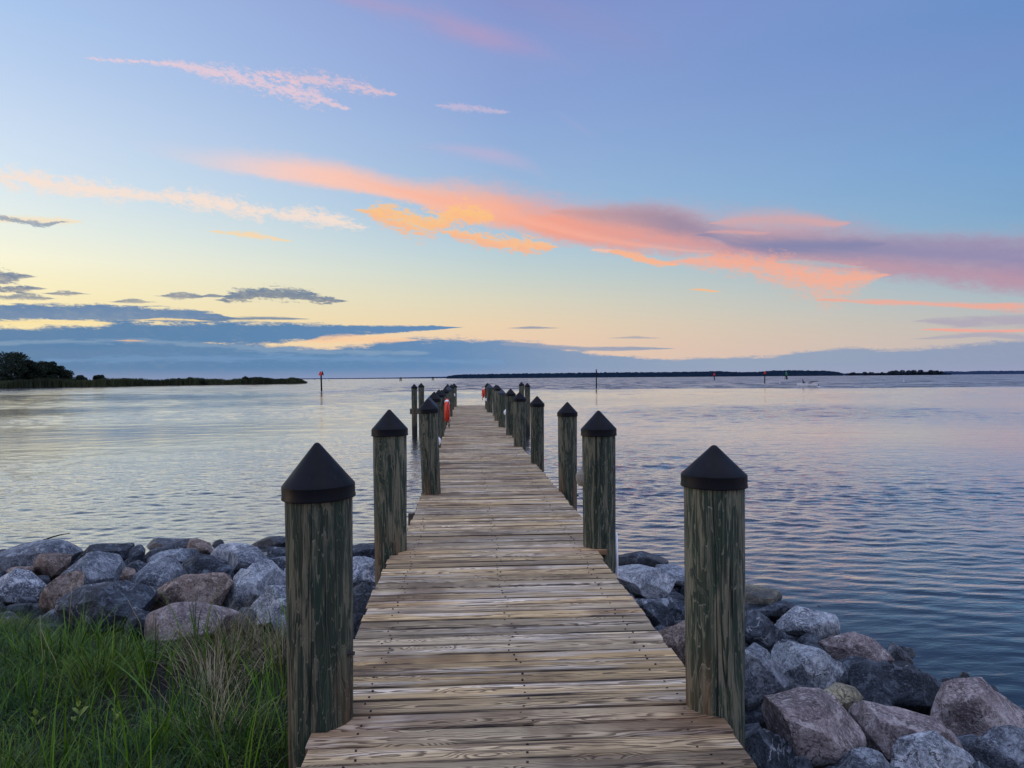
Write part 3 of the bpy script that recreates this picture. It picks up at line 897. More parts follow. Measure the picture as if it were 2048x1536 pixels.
def piling_mesh(seed, length, r0, r1, nv=64, nz=70):
    V = []
    for i in range(nz + 1):
        tt = i / nz
        z = -length * tt
        for k in range(nv):
            q = 2 * math.pi * k / nv
            rr_ = r0 + (r1 - r0) * tt
            c, s = math.cos(q), math.sin(q)
            rr_ += .004 * mnoise.noise((c * 1.2 + seed * 9, s * 1.2, z * .8)) + .0022 * mnoise.noise((c * 5 + seed, s * 5, z * 1.6)) + .0008 * mnoise.noise((c * 16, s * 16 + seed, z * 3))
            V.append((rr_ * c, rr_ * s, z))
    Q = [(i * nv + k, (i + 1) * nv + k, (i + 1) * nv + (k + 1) % nv, i * nv + (k + 1) % nv) for i in range(nz) for k in range(nv)]
    return pydata('piling_body', V, [q[::-1] for q in Q] + [tuple(range(nv))])

CAP_PROF = {}
def cap_mesh(cone):
    h = .159 * cone
    prof = [(.1575, -.062), (.1605, -.060), (.1605, -.052), (.1585, -.048), (.1585, -.004), (.156, .0)]
    for i in range(1, 8):
        tt = i / 8
        prof.append((.155 * (1 - tt) + .014 * tt, h * tt * .965))
    prof += [(.013, h * .97), (.010, h * .985), (.006, h * .996), (.001, h)]
    b = MB()
    b.lathe(prof, 56)
    return pydata('cap', b.v, b.f)

PILE_MESH = {}
def pile_get(kind):
    if kind not in PILE_MESH:
        PILE_MESH[kind] = piling_mesh(kind, 3.6, .146, .126)
        PILE_MESH[kind].materials.append(M['piling'])
        PILE_MESH[kind].polygons.foreach_set('use_smooth', [True] * len(PILE_MESH[kind].polygons))
    return PILE_MESH[kind]
CAPS = {}
def cap_get(cone, mk):
    if (cone, mk) not in CAPS:
        me = cap_mesh(cone)
        me.materials.append(M[mk])
        me.polygons.foreach_set('use_smooth', [True] * len(me.polygons))
        me.set_sharp_from_angle(angle=math.radians(28))
        CAPS[(cone, mk)] = me
    return CAPS[(cone, mk)]

def piling(px, Y, apex_y, width, label, cone=1.0, cap='cap', rz=0., lean=(0, 0), group='capped pilings along the pier'):
    """px, apex_y: where the cap's point shows; Y: distance; width: metres across the cap"""
    top = at_y(px, apex_y, Y)
    s = width / .318
    h = .159 * cone * s
    z = top.z - h
    o = bpy.data.objects.new('dock_piling', pile_get(rnd.randint(0, 4)))
    COL.objects.link(o)
    o.location = (top.x, Y, z)
    o.scale = (s, s, 1)
    o.rotation_euler = (lean[0], lean[1], rz)
    tag(o, label, 'piling', group)
    c = bpy.data.objects.new('cap', cap_get(cone, cap))
    COL.objects.link(c)
    c.parent = o
    c.scale = (1, 1, s)
    c.rotation_euler = (rnd.uniform(-.025, .025), rnd.uniform(-.03, .03), rnd.uniform(0, 6))
    return o

W = lambda px, Y: px * Y / F
PL = [
    (636, 0, 885, .318, 'thick green piling with the tallest cone cap, nearest on the grassy side of the pier', 1.14, 'cap'),
    (779, 1, 819, .316, 'green piling with swirling grain, second from shore on the grassy side of the pier', 1.05, 'cap'),
    (856, 2, 797, .272, 'slimmer leaning piling with pale brown edge, third from shore on the grassy side', 1.0, 'cap'),
    (859.5, 3, 795, .29, 'piling with faded grey cap, fourth from shore on the grassy side of the pier', 1.0, 'cap_grey'),
    (868, 4, 783.3, .31, 'piling with a small white light, fifth from shore on the grassy side of the pier', 1.0, 'cap'),
    (877.8, 5, 779, .29, 'piling carrying the near orange life ring, sixth from shore on the grassy side', 1.0, 'cap'),
    (883, 6, 779.5, .28, 'black capped piling just behind the near orange life ring, seventh on the grassy side', 1.0, 'cap'),
    (890, 7, 775, .28, 'eighth black capped piling from shore on the grassy side of the pier', 1.0, 'cap'),
    (897.5, 8, 771.5, .29, 'greyish capped piling, ninth from shore on the grassy side of the pier', 1.0, 'cap_grey'),
    (895.5, 9, 768, .28, 'tenth black capped piling from shore on the grassy side of the pier', 1.0, 'cap'),
    (902.5, 10, 768.5, .29, 'second to last black capped piling on the grassy side of the pier', 1.0, 'cap'),
    (908, 11, 766.6, .31, 'black capped piling at the far end of the deck on the grassy side', 1.0, 'cap'),
]
PR = [
    (1427.5, 0, 890, .296, 'thick piling with double knot near its foot, nearest on the boulder side of the pier', .88, 'cap'),
    (1197, 1, 821, .316, 'dark stained piling with a white pipe, second from shore on the boulder side', 1.0, 'cap'),
    (1134.5, 2, 804, .27, 'slim grey green piling, third from shore on the boulder side of the pier', 1.0, 'cap'),
    (1074, 3, 792, .262, 'fourth black capped piling from shore on the boulder side of the pier', 1.0, 'cap'),
    (1039, 4, 783.5, .30, 'stout black capped piling, fifth from shore on the boulder side of the pier', 1.0, 'cap'),
    (1021, 5, 777, .28, 'piling with small white light on its deck side, sixth on the boulder side', 1.0, 'cap'),
    (1003.6, 6, 778, .25, 'piling with faded grey cap, seventh from shore on the boulder side', 1.0, 'cap_grey'),
    (995.5, 7, 770, .28, 'eighth piling from shore on the boulder side of the pier, black cap', 1.0, 'cap'),
    (992, 8, 769, .28, 'ninth piling from shore on the boulder side, half hidden by the eighth', 1.0, 'cap'),
    (979, 9, 768, .30, 'piling with dusty grey cap, tenth from shore on the boulder side', 1.0, 'cap_grey'),
    (975, 10, 765.6, .28, 'black capped piling beside the far orange life ring at the seaward end', 1.0, 'cap'),
]
PILES = {}
for side, tab in (('L', PL), ('R', PR)):
    for (px, i, ay, w, lab, cone, cp) in tab:
        Y = BENTS[i] + .02
        lean = (0, 0)
        if side == 'L' and i == 2: lean = (0, .035)
        if side == 'L' and i in (7, 8): lean = (0, .012)
        PILES[side, i] = piling(px, Y, ay, w, lab, cone, cp, rz=rnd.uniform(0, 6.28), lean=lean)
piling(828.5, 37.2, 767.8, .31, 'freestanding green piling in the water, outer one of the pair on the spit side', 1.0, 'cap', 1.1, group='freestanding pilings beside the pier end')
piling(842.3, 38.8, 765.8, .32, 'freestanding green piling at the finger deck, inner one of the spit side pair', 1.0, 'cap', 2.3, group='freestanding pilings beside the pier end')
piling(1043, 38.8, 763.6, .29, 'freestanding piling farther out, inner one of the pair on the boat side', 1.0, 'cap', .4, group='freestanding pilings beside the pier end')
piling(1054.6, 36.4, 765.6, .285, 'freestanding dark footed piling, outer one of the pair on the boat side', 1.0, 'cap', 4.1, group='freestanding pilings beside the pier end')

def add_bolt(pile, ang, z):
    b = MB()
    b.tube([(.12, 0, 0), (.152, 0, 0)], .016, 8)
    b.tube([(.15, 0, 0), (.168, 0, 0)], .009, 8)
    o = b.build('bolt', M['bolt'], pile)
    o.rotation_euler = (0, 0, ang - pile.rotation_euler.z)
    o.location = (0, 0, z - pile.location.z)
add_bolt(PILES['L', 2], math.radians(185), DECK - .08)
add_bolt(PILES['L', 2], math.radians(186), DECK - .27)
add_bolt(PILES['R', 2], math.radians(-5), DECK - .06)
add_bolt(PILES['L', 0], math.radians(-20), DECK + .3)

# dock lights: a hooded half-dome shell on the deck face of a piling
def light_mesh():
    b = MB()
    n, mrows = 14, 8
    v, f = [], []
    for i in range(mrows + 1):
        tt = i / mrows
        z = .085 * (1 - 2 * tt)
        rad = .062 * math.sqrt(max(0, 1 - (2 * tt - 1.12) ** 2 / 1.26)) + .004
        if tt < .35: rad *= .35 + tt * 1.857
        for k in range(n + 1):
            q = math.pi * k / n
            v.append((rad * math.sin(q), rad * .9 * math.cos(q), z))
    for i in range(mrows):
        for k in range(n):
            a = i * (n + 1) + k
            f.append((a, a + n + 1, a + n + 2, a + 1))
    b.add(v, f)
    b.box(-.012, .004, -.05, .05, -.085, .085)
    return b
def dock_light(pile, side, h, sc, label):
    b = light_mesh()
    o = b.build('dock_light', M['cream'] if sc > .95 else M['white'], smooth=False)
    ang = 0 if side == 'L' else math.pi
    ps = pile.scale.x
    rad = .138 * ps
    o.location = (pile.location.x + math.cos(ang) * rad, pile.location.y + .02, DECK + h)
    o.rotation_euler = (0, 0, ang)
    o.scale = (sc,) * 3
    tag(o, label, 'dock light', 'small lights fixed to the pilings')
dock_light(PILES['R', 1], 'R', .62, 1.0, 'cream perforated dock light on the second piling of the boulder side')
dock_light(PILES['L', 3], 'L', .42, .93, 'small white dock light just before the near orange life ring')
dock_light(PILES['R', 5], 'R', .60, .9, 'small white dock light on the sixth piling of the boulder side')
dock_light(PILES['L', 6], 'L', .78, .9, 'small white dock light beyond the near orange life ring')
dock_light(PILES['L', 10], 'L', .7, .9, 'tiny white dock light near the seaward end, grassy side')
dock_light(PILES['R', 9], 'R', .55, .9, 'tiny white dock light below the far orange life ring')

b = MB()
pp = PILES['R', 1].location
b.tube([(pp.x + .150, pp.y - .03, .2), (pp.x + .150, pp.y - .03, DECK - .12), (pp.x + .146, pp.y - .02, DECK + .12)], .013, 10)
tag(b.build('conduit_pipe', M['white'], smooth=True), 'thin white pipe running down the dark second piling of the boulder side', 'pipe')

def life_ring(loc, sc, tilt, label):
    root = empty('life_ring', loc)
    tag(root, label, 'life ring', 'orange life rings on the pier')
    def torus(Rm, rx, rz, name, mat, n=48, k=14, a0=0, a1=2 * math.pi):
        V, Fc = [], []
        full = a1 - a0 > 6.2
        for i in range(n if full else n + 1):
            q = a0 + (a1 - a0) * i / n
            for j in range(k):
                w = 2 * math.pi * j / k
                r_ = Rm + rz * math.cos(w)
                V.append((rx * math.sin(w), r_ * math.cos(q), r_ * math.sin(q)))
        for i in range(n):
            i2 = (i + 1) % n if full else i + 1
            for j in range(k):
                Fc.append((i * k + j, i2 * k + j, i2 * k + (j + 1) % k, i * k + (j + 1) % k))
        return link_mesh(name, pydata(name, V, Fc), mat, root, True)
    torus(.235, .062, .068, 'ring', M['orange'])
    for q in (.32, .68):
        torus(.235, .065, .071, 'band', M['white'], 8, 14, math.pi * q - .12, math.pi * q + .12)
    b = MB()
    rope = []
    for i in range(49):
        q = 2 * math.pi * i / 48
        sag = .03 * abs(math.sin(2 * q))
        rope.append((.045 + .02 * math.sin(q * 4), (.318 - sag) * math.cos(q), (.318 - sag) * math.sin(q)))
    b.tube(rope, .008, 6)
    for (yy, zz) in ((.05, -.44), (-.06, -.42), (0, -.47)):
        b.tube([(.03, yy * .4, -.3), (.06, yy, -.38), (.05, yy * .6, zz), (.02, yy * .1, -.36)], .008, 6)
    b.tube([(.0, 0, .3), (-.02, 0, .36), (-.09, 0, .38)], .01, 6)
    b.build('grab_rope', M['black'], root, True)
    root.scale = (sc,) * 3
    root.rotation_euler = (0, 0, tilt)
    return root
p5 = PILES['L', 5].location
life_ring((p5.x + .21, p5.y - .02, DECK + .66), 1.0, -.02, 'orange life ring with black grab rope hanging on a grassy side piling')
p10 = PILES['R', 10].location
life_ring((p10.x - .2, p10.y, DECK + .78), .8, math.pi + .12, 'small far orange life ring near the seaward end, boulder side')

# ------------------------------------------------------------------ boulders
def boulder(pts, mat, label, group, seed, z_off=0., facet=.22, extra_down=0.0):
    """pts: outline of the stone as it shows (photograph pixels); it is given its distance from the bank and its own depth"""
    rr = random.Random(seed)
    xs = [p[0] for p in pts]; ys = [p[1] for p in pts]
    cx, cy = sum(xs) / len(xs), sum(ys) / len(ys)
    by = max(ys)
    bx = sum(p[0] for p in pts if p[1] > by - 12) / len([p for p in pts if p[1] > by - 12])
    # march along the ray to the bank
    d = ray(bx, by)
    k = 2.6
    for _ in range(600):
        p = CAM + d * k
        if p.z <= base_z(p.x, p.y) + z_off or p.z < -.25: break
        k += .02
    Zb = (CAM + d * k).y
    wpx, hpx = max(xs) - min(xs), max(ys) - min(ys)
    wm = wpx * Zb / F
    hm = hpx * Zb / F
    dep = min(max(.5 * (wm + hm) * .5, .16), .5)
    Yc = Zb + dep * .75
    P = []
    for (x_, y_) in pts:
        P.append(at_y(x_, y_, Yc + rr.uniform(-.12, .12) * dep))
    sh = facet * hpx
    for (x_, y_) in pts:
        f = rr.uniform(.58, .82)
        yy = cy + (y_ - cy) * f + sh * rr.uniform(.6, 1.0) * (1 if y_ < cy else .35)
        P.append(at_y(cx + (x_ - cx) * f, min(yy, by + 2), Yc - dep * rr.uniform(.6, .95)))
    for (x_, y_) in pts:
        f = rr.uniform(.6, .85)
        P.append(at_y(cx + (x_ - cx) * f, max(cy + (y_ - cy) * f + .1 * hpx, min(ys) + .06 * hpx), Yc + dep * rr.uniform(.6, 1.)))
    # the hidden underside
    for (x_, y_) in pts:
        if y_ > cy:
            q = at_y(cx + (x_ - cx) * .7, y_, Yc + dep * .2)
            P.append(q - Vector((0, 0, .25 * hm + extra_down)))
    c = sum(P, Vector()) / len(P)
    bm = bmesh.new()
    for p in P: bm.verts.new(p - c)
    res = bmesh.ops.convex_hull(bm, input=bm.verts)
    junk = list({e for e in res['geom_interior'] + res['geom_unused'] if isinstance(e, bmesh.types.BMVert)})
    if junk: bmesh.ops.delete(bm, geom=junk, context='VERTS')
    # break flat faces into the stone
    for kq in range(rr.randint(10, 14)):
        if kq == 0: nn = Vector((rr.uniform(-.25, .25), rr.uniform(-.5, .1), 1))
        elif kq == 1: nn = Vector((rr.uniform(-.5, .5), -1, rr.uniform(.1, .7)))
        else: nn = Vector((rr.uniform(-1, 1), rr.uniform(-1, .4), rr.uniform(-.5, 1)))
        nn.normalize()
        sup = max(vv.co.dot(nn) for vv in bm.verts)
        lim = sup * rr.uniform(.68, .88)
        gm = bm.verts[:] + bm.edges[:] + bm.faces[:]
        bmesh.ops.bisect_plane(bm, geom=gm, plane_co=nn * lim, plane_no=nn, clear_outer=True, dist=1e-5)
        ps = [vv.co.copy() for vv in bm.verts]
        bm.clear()
        for q in ps: bm.verts.new(q)
        bmesh.ops.remove_doubles(bm, verts=bm.verts, dist=.002)
        res = bmesh.ops.convex_hull(bm, input=bm.verts)
        junk = list({e for e in res['geom_interior'] + res['geom_unused'] if isinstance(e, bmesh.types.BMVert)})
        if junk: bmesh.ops.delete(bm, geom=junk, context='VERTS')
    for vv in bm.verts: vv.co *= 1.2
    bmesh.ops.dissolve_limit(bm, angle_limit=math.radians(9), verts=bm.verts, edges=bm.edges)
    bmesh.ops.bevel(bm, geom=bm.edges[:], offset=.012 * max(wm, hm) ** .7, segments=1, affect='EDGES', profile=.5, clamp_overlap=True)
    bmesh.ops.triangulate(bm, faces=bm.faces)
    # refine by edge length, then roughen
    tgt = min(max(Zb * .011, .03), .11)
    for _ in range(6):
        le = [e for e in bm.edges if e.calc_length() > tgt * 1.5]
        if not le: break
        bmesh.ops.subdivide_edges(bm, edges=le, cuts=1, use_grid_fill=False)
        bmesh.ops.triangulate(bm, faces=[f for f in bm.faces if len(f.verts) > 3])
    for _ in range(1):
        bmesh.ops.smooth_vert(bm, verts=bm.verts, factor=.12, use_axis_x=True, use_axis_y=True, use_axis_z=True)
    bm.normal_update()
    so = seed * 7.3
    sc = max(wm, .35)
    for vtx in bm.verts:
        q = vtx.co
        a = mnoise.noise((q.x * 2.4 / sc + so, q.y * 2.4 / sc, q.z * 2.4 / sc))
        e = mnoise.noise((q.x * 6.5 + so, q.y * 6.5, q.z * 8))
        ridge = 1 - abs(mnoise.noise((q.x * 3.1 + so, q.y * 3.1 + 4, q.z * 4.1)))
        g = mnoise.noise((q.x * 17 + so, q.y * 17, q.z * 19))
        vtx.co = q + vtx.normal * (sc * (.018 * a + .020 * (ridge - .75)) + .010 * e + .007 * g)
    me = bpy.data.meshes.new('boulder')
    bm.to_mesh(me)
    bm.free()
    o = link_mesh('boulder', me, M[mat], smooth=True, loc=c)
    me.set_sharp_from_angle(angle=math.radians(24))
    tag(o, label, 'boulder', group)
    return o

LS = lambda *p: [(x / 3.413, 1040 + y / 3.413) for x, y in p]
RS = lambda *p: [(1200 + x / 2.415, 1080 + y / 2.415) for x, y in p]
GL, GR = 'riprap boulders on the grassy side of the pier', 'riprap boulders on the boat side of the pier'
LEFT = [
    (LS((-60, 260), (0, 235), (90, 210), (150, 168), (330, 160), (500, 140), (568, 155), (540, 250), (320, 330), (0, 375), (-60, 370)), 'rockg', 'long blue grey slab at the frame edge with a twig lying behind it'),
    (LS((235, 300), (300, 212), (400, 212), (510, 250), (490, 300), (370, 390), (300, 400), (235, 365)), 'rockb', 'pinkish brown boulder in front of the long slab by the twig'),
    (LS((10, 395), (60, 340), (150, 318), (240, 330), (238, 375), (150, 390), (60, 415)), 'rockb', 'small brown grey stone behind the rounded pale boulder at the frame edge'),
    (LS((-70, 460), (0, 428), (110, 355), (230, 355), (310, 430), (292, 500), (200, 545), (0, 560), (-60, 550)), 'rockl', 'rounded pale grey boulder at the frame edge just above the tall grass'),
    (LS((268, 610), (300, 460), (330, 430), (540, 345), (562, 380), (545, 470), (430, 565), (380, 625)), 'rockb', 'upright brown slab leaning sideways above the grass'),
    (LS((340, 412), (440, 310), (600, 238), (830, 230), (866, 290), (800, 345), (775, 450), (560, 490), (430, 405)), 'rockg', 'large blue grey boulder with a branching white vein on top'),
    (LS((520, 245), (580, 163), (700, 165), (885, 165), (892, 240), (860, 300), (720, 240), (600, 250)), 'rockd', 'dark flat topped slab in the back row near the waterline'),
    (LS((720, 220), (800, 180), (868, 180), (878, 290), (830, 250)), 'rockg', 'small grey wedge in front of the dark flat topped slab'),
    (LS((878, 320), (890, 215), (930, 170), (972, 165), (992, 195), (965, 300), (920, 330)), 'rockd', 'narrow dark upright stone in the back row beside the flat topped slab'),
    (LS((1000, 200), (1020, 150), (1060, 128), (1250, 130), (1330, 140), (1290, 190), (1130, 215)), 'rockg', 'wide grey slab crowning the middle of the back row'),
    (LS((1255, 195), (1300, 140), (1420, 138), (1468, 180), (1455, 240), (1350, 250), (1290, 230)), 'rockb', 'squarish brown boulder in the back row beside the wide grey slab'),
    (LS((965, 280), (1000, 215), (1100, 185), (1262, 162), (1262, 205), (1100, 250), (1000, 285)), 'rockd', 'dark grey wedge below the wide grey slab of the back row'),
    (LS((985, 285), (1080, 218), (1320, 195), (1370, 240), (1260, 275), (1000, 300)), 'rockg', 'flat grey slab resting on top of the big square blue grey boulder'),
    (LS((890, 445), (915, 360), (970, 290), (1050, 265), (1230, 263), (1252, 330), (1270, 400), (1130, 440), (1090, 470)), 'rockg', 'big square blue grey boulder in the middle of the heap'),
    (LS((780, 455), (798, 338), (830, 328), (905, 332), (920, 360), (892, 458)), 'rockb', 'small tan cube shaped stone beside the big square boulder'),
    (LS((1250, 290), (1285, 250), (1500, 243), (1552, 300), (1450, 385), (1270, 395)), 'rockd', 'blackish blocky boulder between the big square one and the pale rounded one'),
    (LS((1448, 225), (1530, 155), (1620, 146), (1700, 180), (1735, 205), (1600, 250), (1560, 305), (1480, 270)), 'rockl', 'pale rounded boulder near the waterline with a sloping face'),
    (LS((1558, 245), (1620, 195), (1790, 183), (1832, 220), (1822, 285), (1700, 345), (1585, 335)), 'rockg', 'mottled grey boulder in front of the dark capstone near the tall piling'),
    (LS((1690, 172), (1790, 116), (1900, 118), (2010, 140), (2010, 200), (1800, 190), (1730, 192)), 'rockd', 'dark pointed capstone at the back beside the nearest piling'),
    (LS((1800, 200), (1900, 176), (1990, 190), (1990, 290), (1840, 290)), 'rockd', 'dark stone with a thin pale vein beside the nearest piling'),
    (LS((1450, 360), (1530, 300), (1582, 328), (1592, 390), (1490, 395)), 'rockd', 'small dark filler stone below the mottled grey boulder'),
    (LS((1598, 385), (1640, 342), (1692, 350), (1690, 410), (1600, 435)), 'rockl', 'small pale stone tucked above the large veined boulder'),
    (LS((1498, 585), (1560, 480), (1720, 330), (1830, 278), (1990, 300), (1960, 440), (1800, 510), (1680, 610), (1560, 610)), 'rockl', 'large blue grey boulder with pale veins beside the nearest piling'),
    (LS((1740, 315), (1840, 258), (1990, 235), (2080, 260), (2060, 330), (1900, 330)), 'rockg', 'grey boulder behind the large veined one, partly behind the nearest piling'),
    (LS((1648, 645), (1700, 560), (1850, 478), (1990, 445), (2150, 480), (2130, 640), (1980, 700), (1760, 695)), 'rockl', 'large pale rough boulder touching the nearest piling above the dry grass'),
    (LS((1890, 460), (1960, 330), (2080, 330), (2060, 450), (1960, 470)), 'rockl', 'pale wedge stone half hidden behind the nearest piling'),
    (LS((1043, 500), (1090, 460), (1150, 403), (1300, 398), (1555, 373), (1558, 410), (1515, 575), (1370, 590), (1060, 645)), 'rockb', 'large long block, brown with a bluish end, in the middle of the front rows'),
    (LS((430, 625), (450, 560), (640, 440), (770, 438), (870, 478), (1040, 458), (1068, 480), (1052, 560), (800, 660), (780, 725), (560, 725), (440, 695)), 'rockd', 'largest dark craggy boulder in the front row above the grass'),
    (LS((840, 730), (920, 640), (1000, 628), (1045, 650), (1010, 720), (990, 780), (880, 780)), 'rockd', 'small dark stone between the craggy boulder and the flat topped front boulder'),
    (LS((988, 690), (1040, 655), (1200, 590), (1450, 578), (1600, 593), (1655, 620), (1585, 690), (1400, 750), (1350, 840), (1050, 845), (990, 770)), 'rockp', 'large flat topped grey boulder lowest in the front row'),
    (LS((1870, 715), (1950, 640), (2100, 640), (2100, 800), (1900, 800)), 'rockg', 'grey stone at the foot of the nearest piling behind the dry grass'),
    (LS((1440, 195), (1465, 150), (1505, 138), (1540, 155), (1500, 205)), 'rockd', 'tiny dark stone peeking out behind the brown squarish boulder'),
    (LS((-40, 215), (20, 196), (80, 205), (30, 265), (-40, 275)), 'rockd', 'dark stone at the very frame edge behind the long slab'),
    ([(620, 1130), (690, 1098), (720, 1089), (790, 1090), (815, 1112), (760, 1135), (650, 1150)], 'rockd', 'dark humped boulder at the waterline between the first two pilings'),
    ([(640, 1160), (700, 1117), (740, 1118), (790, 1150), (770, 1180), (690, 1172)], 'rockl', 'pale boulder between the first two pilings beside the deck'),
    ([(640, 1292), (690, 1180), (705, 1164), (740, 1178), (770, 1192), (765, 1270), (705, 1295)], 'rockd', 'dark grey boulder beside the deck between the first two pilings'),
]
RIGHT = [
    (RS((40, 110), (100, 52), (160, 36), (230, 58), (345, 115), (300, 150), (230, 165), (80, 140)), 'rockd', 'dark humped boulder with a white vein at the water by the second piling'),
    (RS((20, 150), (75, 128), (200, 128), (360, 190), (335, 275), (240, 290), (110, 230)), 'rockl', 'large pale bluish boulder beside the deck below the second piling'),
    (RS((250, 155), (280, 118), (410, 118), (480, 170), (470, 240), (400, 250), (355, 200)), 'rockg', 'grey boulder behind the nearest boat side piling, near the water'),
    (RS((130, 290), (200, 275), (330, 290), (345, 335), (230, 345)), 'rockg', 'small grey wedge stone beside the deck below the pale bluish boulder'),
    (RS((170, 350), (240, 313), (330, 328), (352, 400), (305, 460), (230, 450)), 'rockd', 'dark rounded stone in the gap beside the deck'),
    (RS((335, 312), (400, 293), (470, 320), (460, 400), (370, 410), (338, 370)), 'rockd', 'small dark stone left of the nearest boat side piling'),
    (RS((270, 470), (330, 430), (420, 402), (520, 450), (500, 640), (380, 620)), 'rockb', 'brown grey boulder between the deck and the nearest boat side piling'),
    (RS((620, 235), (700, 203), (840, 243), (900, 290), (860, 310), (810, 330), (680, 345)), 'rocky', 'flat yellowish lichen covered stone at the waterline'),
    (RS((690, 345), (850, 298), (965, 305), (900, 350), (740, 390)), 'rockd', 'low dark wet stone below the yellowish one'),
    (RS((640, 400), (700, 343), (780, 358), (850, 430), (860, 480), (780, 515), (690, 475)), 'rockd', 'dark boulder with white flecks beside the nearest boat side piling'),
    (RS((812, 372), (850, 333), (960, 335), (1060, 363), (1140, 378), (1168, 430), (1135, 485), (1040, 500), (900, 490), (848, 445)), 'rockl', 'pale grey angular boulder below the waterline stones'),
    (RS((940, 345), (980, 316), (1065, 350), (1050, 372)), 'rockg', 'small grey stone perched behind the pale angular boulder'),
    (RS((990, 315), (1100, 336), (1200, 383), (1208, 425), (1160, 440), (1060, 375)), 'rockd', 'dark wet stone at the waterline behind the pale angular boulder'),
    (RS((1150, 480), (1162, 433), (1360, 426), (1388, 470), (1350, 500), (1200, 485)), 'rockg', 'flat grey stone behind the brownish pink boulder'),
    (RS((1060, 515), (1090, 490), (1160, 480), (1240, 458), (1330, 483), (1388, 530), (1393, 580), (1300, 610), (1180, 610), (1125, 565)), 'rockp', 'brownish pink boulder with an overhanging shadowed edge'),
    (RS((1370, 470), (1440, 500), (1524, 590), (1512, 620), (1400, 610), (1385, 550)), 'rockg', 'greenish grey boulder sloping to the water beside the brownish pink one'),
    (RS((1390, 475), (1500, 528), (1538, 590), (1535, 620), (1470, 580)), 'rockd', 'black wet stone at the waterline beyond the brownish pink boulder'),
    (RS((640, 560), (700, 500), (770, 486), (802, 520), (842, 600), (902, 700), (860, 750), (710, 820), (640, 780)), 'rockg', 'blue grey pointed boulder against the nearest boat side piling'),
    (RS((803, 505), (850, 478), (960, 488), (1080, 540), (1150, 610), (1212, 700), (1080, 728), (920, 728), (880, 650), (828, 570)), 'rockl', 'speckled black and white boulder in the middle of the heap'),
    (RS((1205, 645), (1250, 618), (1460, 598), (1580, 638), (1628, 680), (1602, 795), (1400, 825), (1280, 785)), 'rockd', 'dark bluish ridge backed boulder near the water'),
    (RS((1095, 735), (1150, 708), (1230, 710), (1263, 760), (1195, 820)), 'rocky', 'small tan striped stone wedged among larger boulders'),
    (RS((712, 835), (760, 780), (900, 725), (1040, 710), (1120, 740), (1150, 780), (1200, 878), (1238, 900), (1236, 1000), (1170, 1075), (1040, 1070), (950, 1015), (800, 925)), 'rockp', 'big pinkish grey boulder with a flat broken face and dark underside'),
    (RS((1178, 825), (1230, 783), (1300, 788), (1430, 828), (1600, 888), (1750, 928), (1812, 990), (1792, 1080), (1440, 1090), (1240, 1010), (1200, 890)), 'rockp', 'long pinkish boulder lying lengthwise near the frame bottom'),
    (RS((1615, 790), (1680, 700), (1780, 673), (1850, 688), (1950, 758), (2060, 845), (2100, 940), (1900, 930), (1820, 990), (1720, 920), (1620, 868)), 'rockp', 'large mauve grey boulder with a thin pale crack near the water'),
    (RS((1435, 1015), (1480, 958), (1580, 938), (1680, 973), (1760, 1040), (1820, 1130), (1620, 1190), (1430, 1150)), 'rockl', 'pale bluish boulder cut by the bottom of the frame'),
    (RS((1815, 1005), (1900, 903), (1960, 918), (2060, 940), (2140, 1020), (2100, 1150), (1830, 1140)), 'rockg', 'blue grey boulder in the bottom corner beside the mauve one'),
    (RS((640, 960), (700, 925), (760, 918), (900, 1020), (940, 1100), (860, 1160), (700, 1140)), 'rockd', 'very dark boulder beside the deck below the big pinkish grey one'),
    (RS((1100, 1100), (1250, 1003), (1350, 1040), (1440, 1120), (1300, 1180), (1120, 1160)), 'rockg', 'dark grey boulder under the big pinkish grey one at the frame bottom'),
    (RS((1610, 720), (1660, 675), (1720, 680), (1660, 760), (1620, 790)), 'rockd', 'small dark stone at the water behind the mauve grey boulder'),
    (RS((1130, 590), (1230, 560), (1330, 600), (1260, 660), (1150, 660)), 'rockd', 'dark filler stone under the overhang of the brownish pink boulder'),
]
for i, (pts, mt_, lab) in enumerate(LEFT):
    boulder(pts, mt_, lab, GL, 100 + i)
for i, (pts, mt_, lab) in enumerate(RIGHT):
    boulder(pts, mt_, lab, GR, 300 + i)

# small broken stone filling the gaps between the boulders
def build_rubble():
    g = np.random.default_rng(31)
    bm = bmesh.new()
    bmesh.ops.create_icosphere(bm, subdivisions=2, radius=1.)
    U = np.array([tuple(v.co) for v in bm.verts]); T = np.array([[v.index for v in f.verts] for f in bm.faces])
    bm.free()
    V, Q, n = [], [], 0
    def stone(x, y):
        nonlocal n
        r_ = g.uniform(.07, .17)
        P = U.copy()
        for _ in range(9):
            d = g.normal(0, 1, 3); d /= np.linalg.norm(d)
            lim = g.uniform(.5, .85)
            k = P @ d
            P -= np.outer(np.clip(k - lim, 0, None), d)
        P *= r_ * g.uniform(.65, 1.35, 3)
        a = g.uniform(0, 6.28)
        R = np.array([[math.cos(a), -math.sin(a), 0], [math.sin(a), math.cos(a), 0], [0, 0, 1]])
        V.append(P @ R.T + np.array([x, y, base_z(x, y) - .08 + r_ * .2])); Q.append(T + n); n += len(U)
    c = 0
    while c < 1500:
        x, y = g.uniform(-10, 5.2), g.uniform(2.2, 12.2)
        z = base_z(x, y)
        if z < -.1: continue
        if x < .2 and (y < 6.75 or y > 12): continue
        if .2 <= x < 1.3 and y < 5.5: continue
        stone(x, y); c += 1
    me = quads_mesh('rubble', np.concatenate(V), np.concatenate(Q))
    o = link_mesh('rubble', me, M['rockd'])
    tag(o, 'small dark broken stones filling the gaps between the boulders', kind='stuff')
build_rubble()

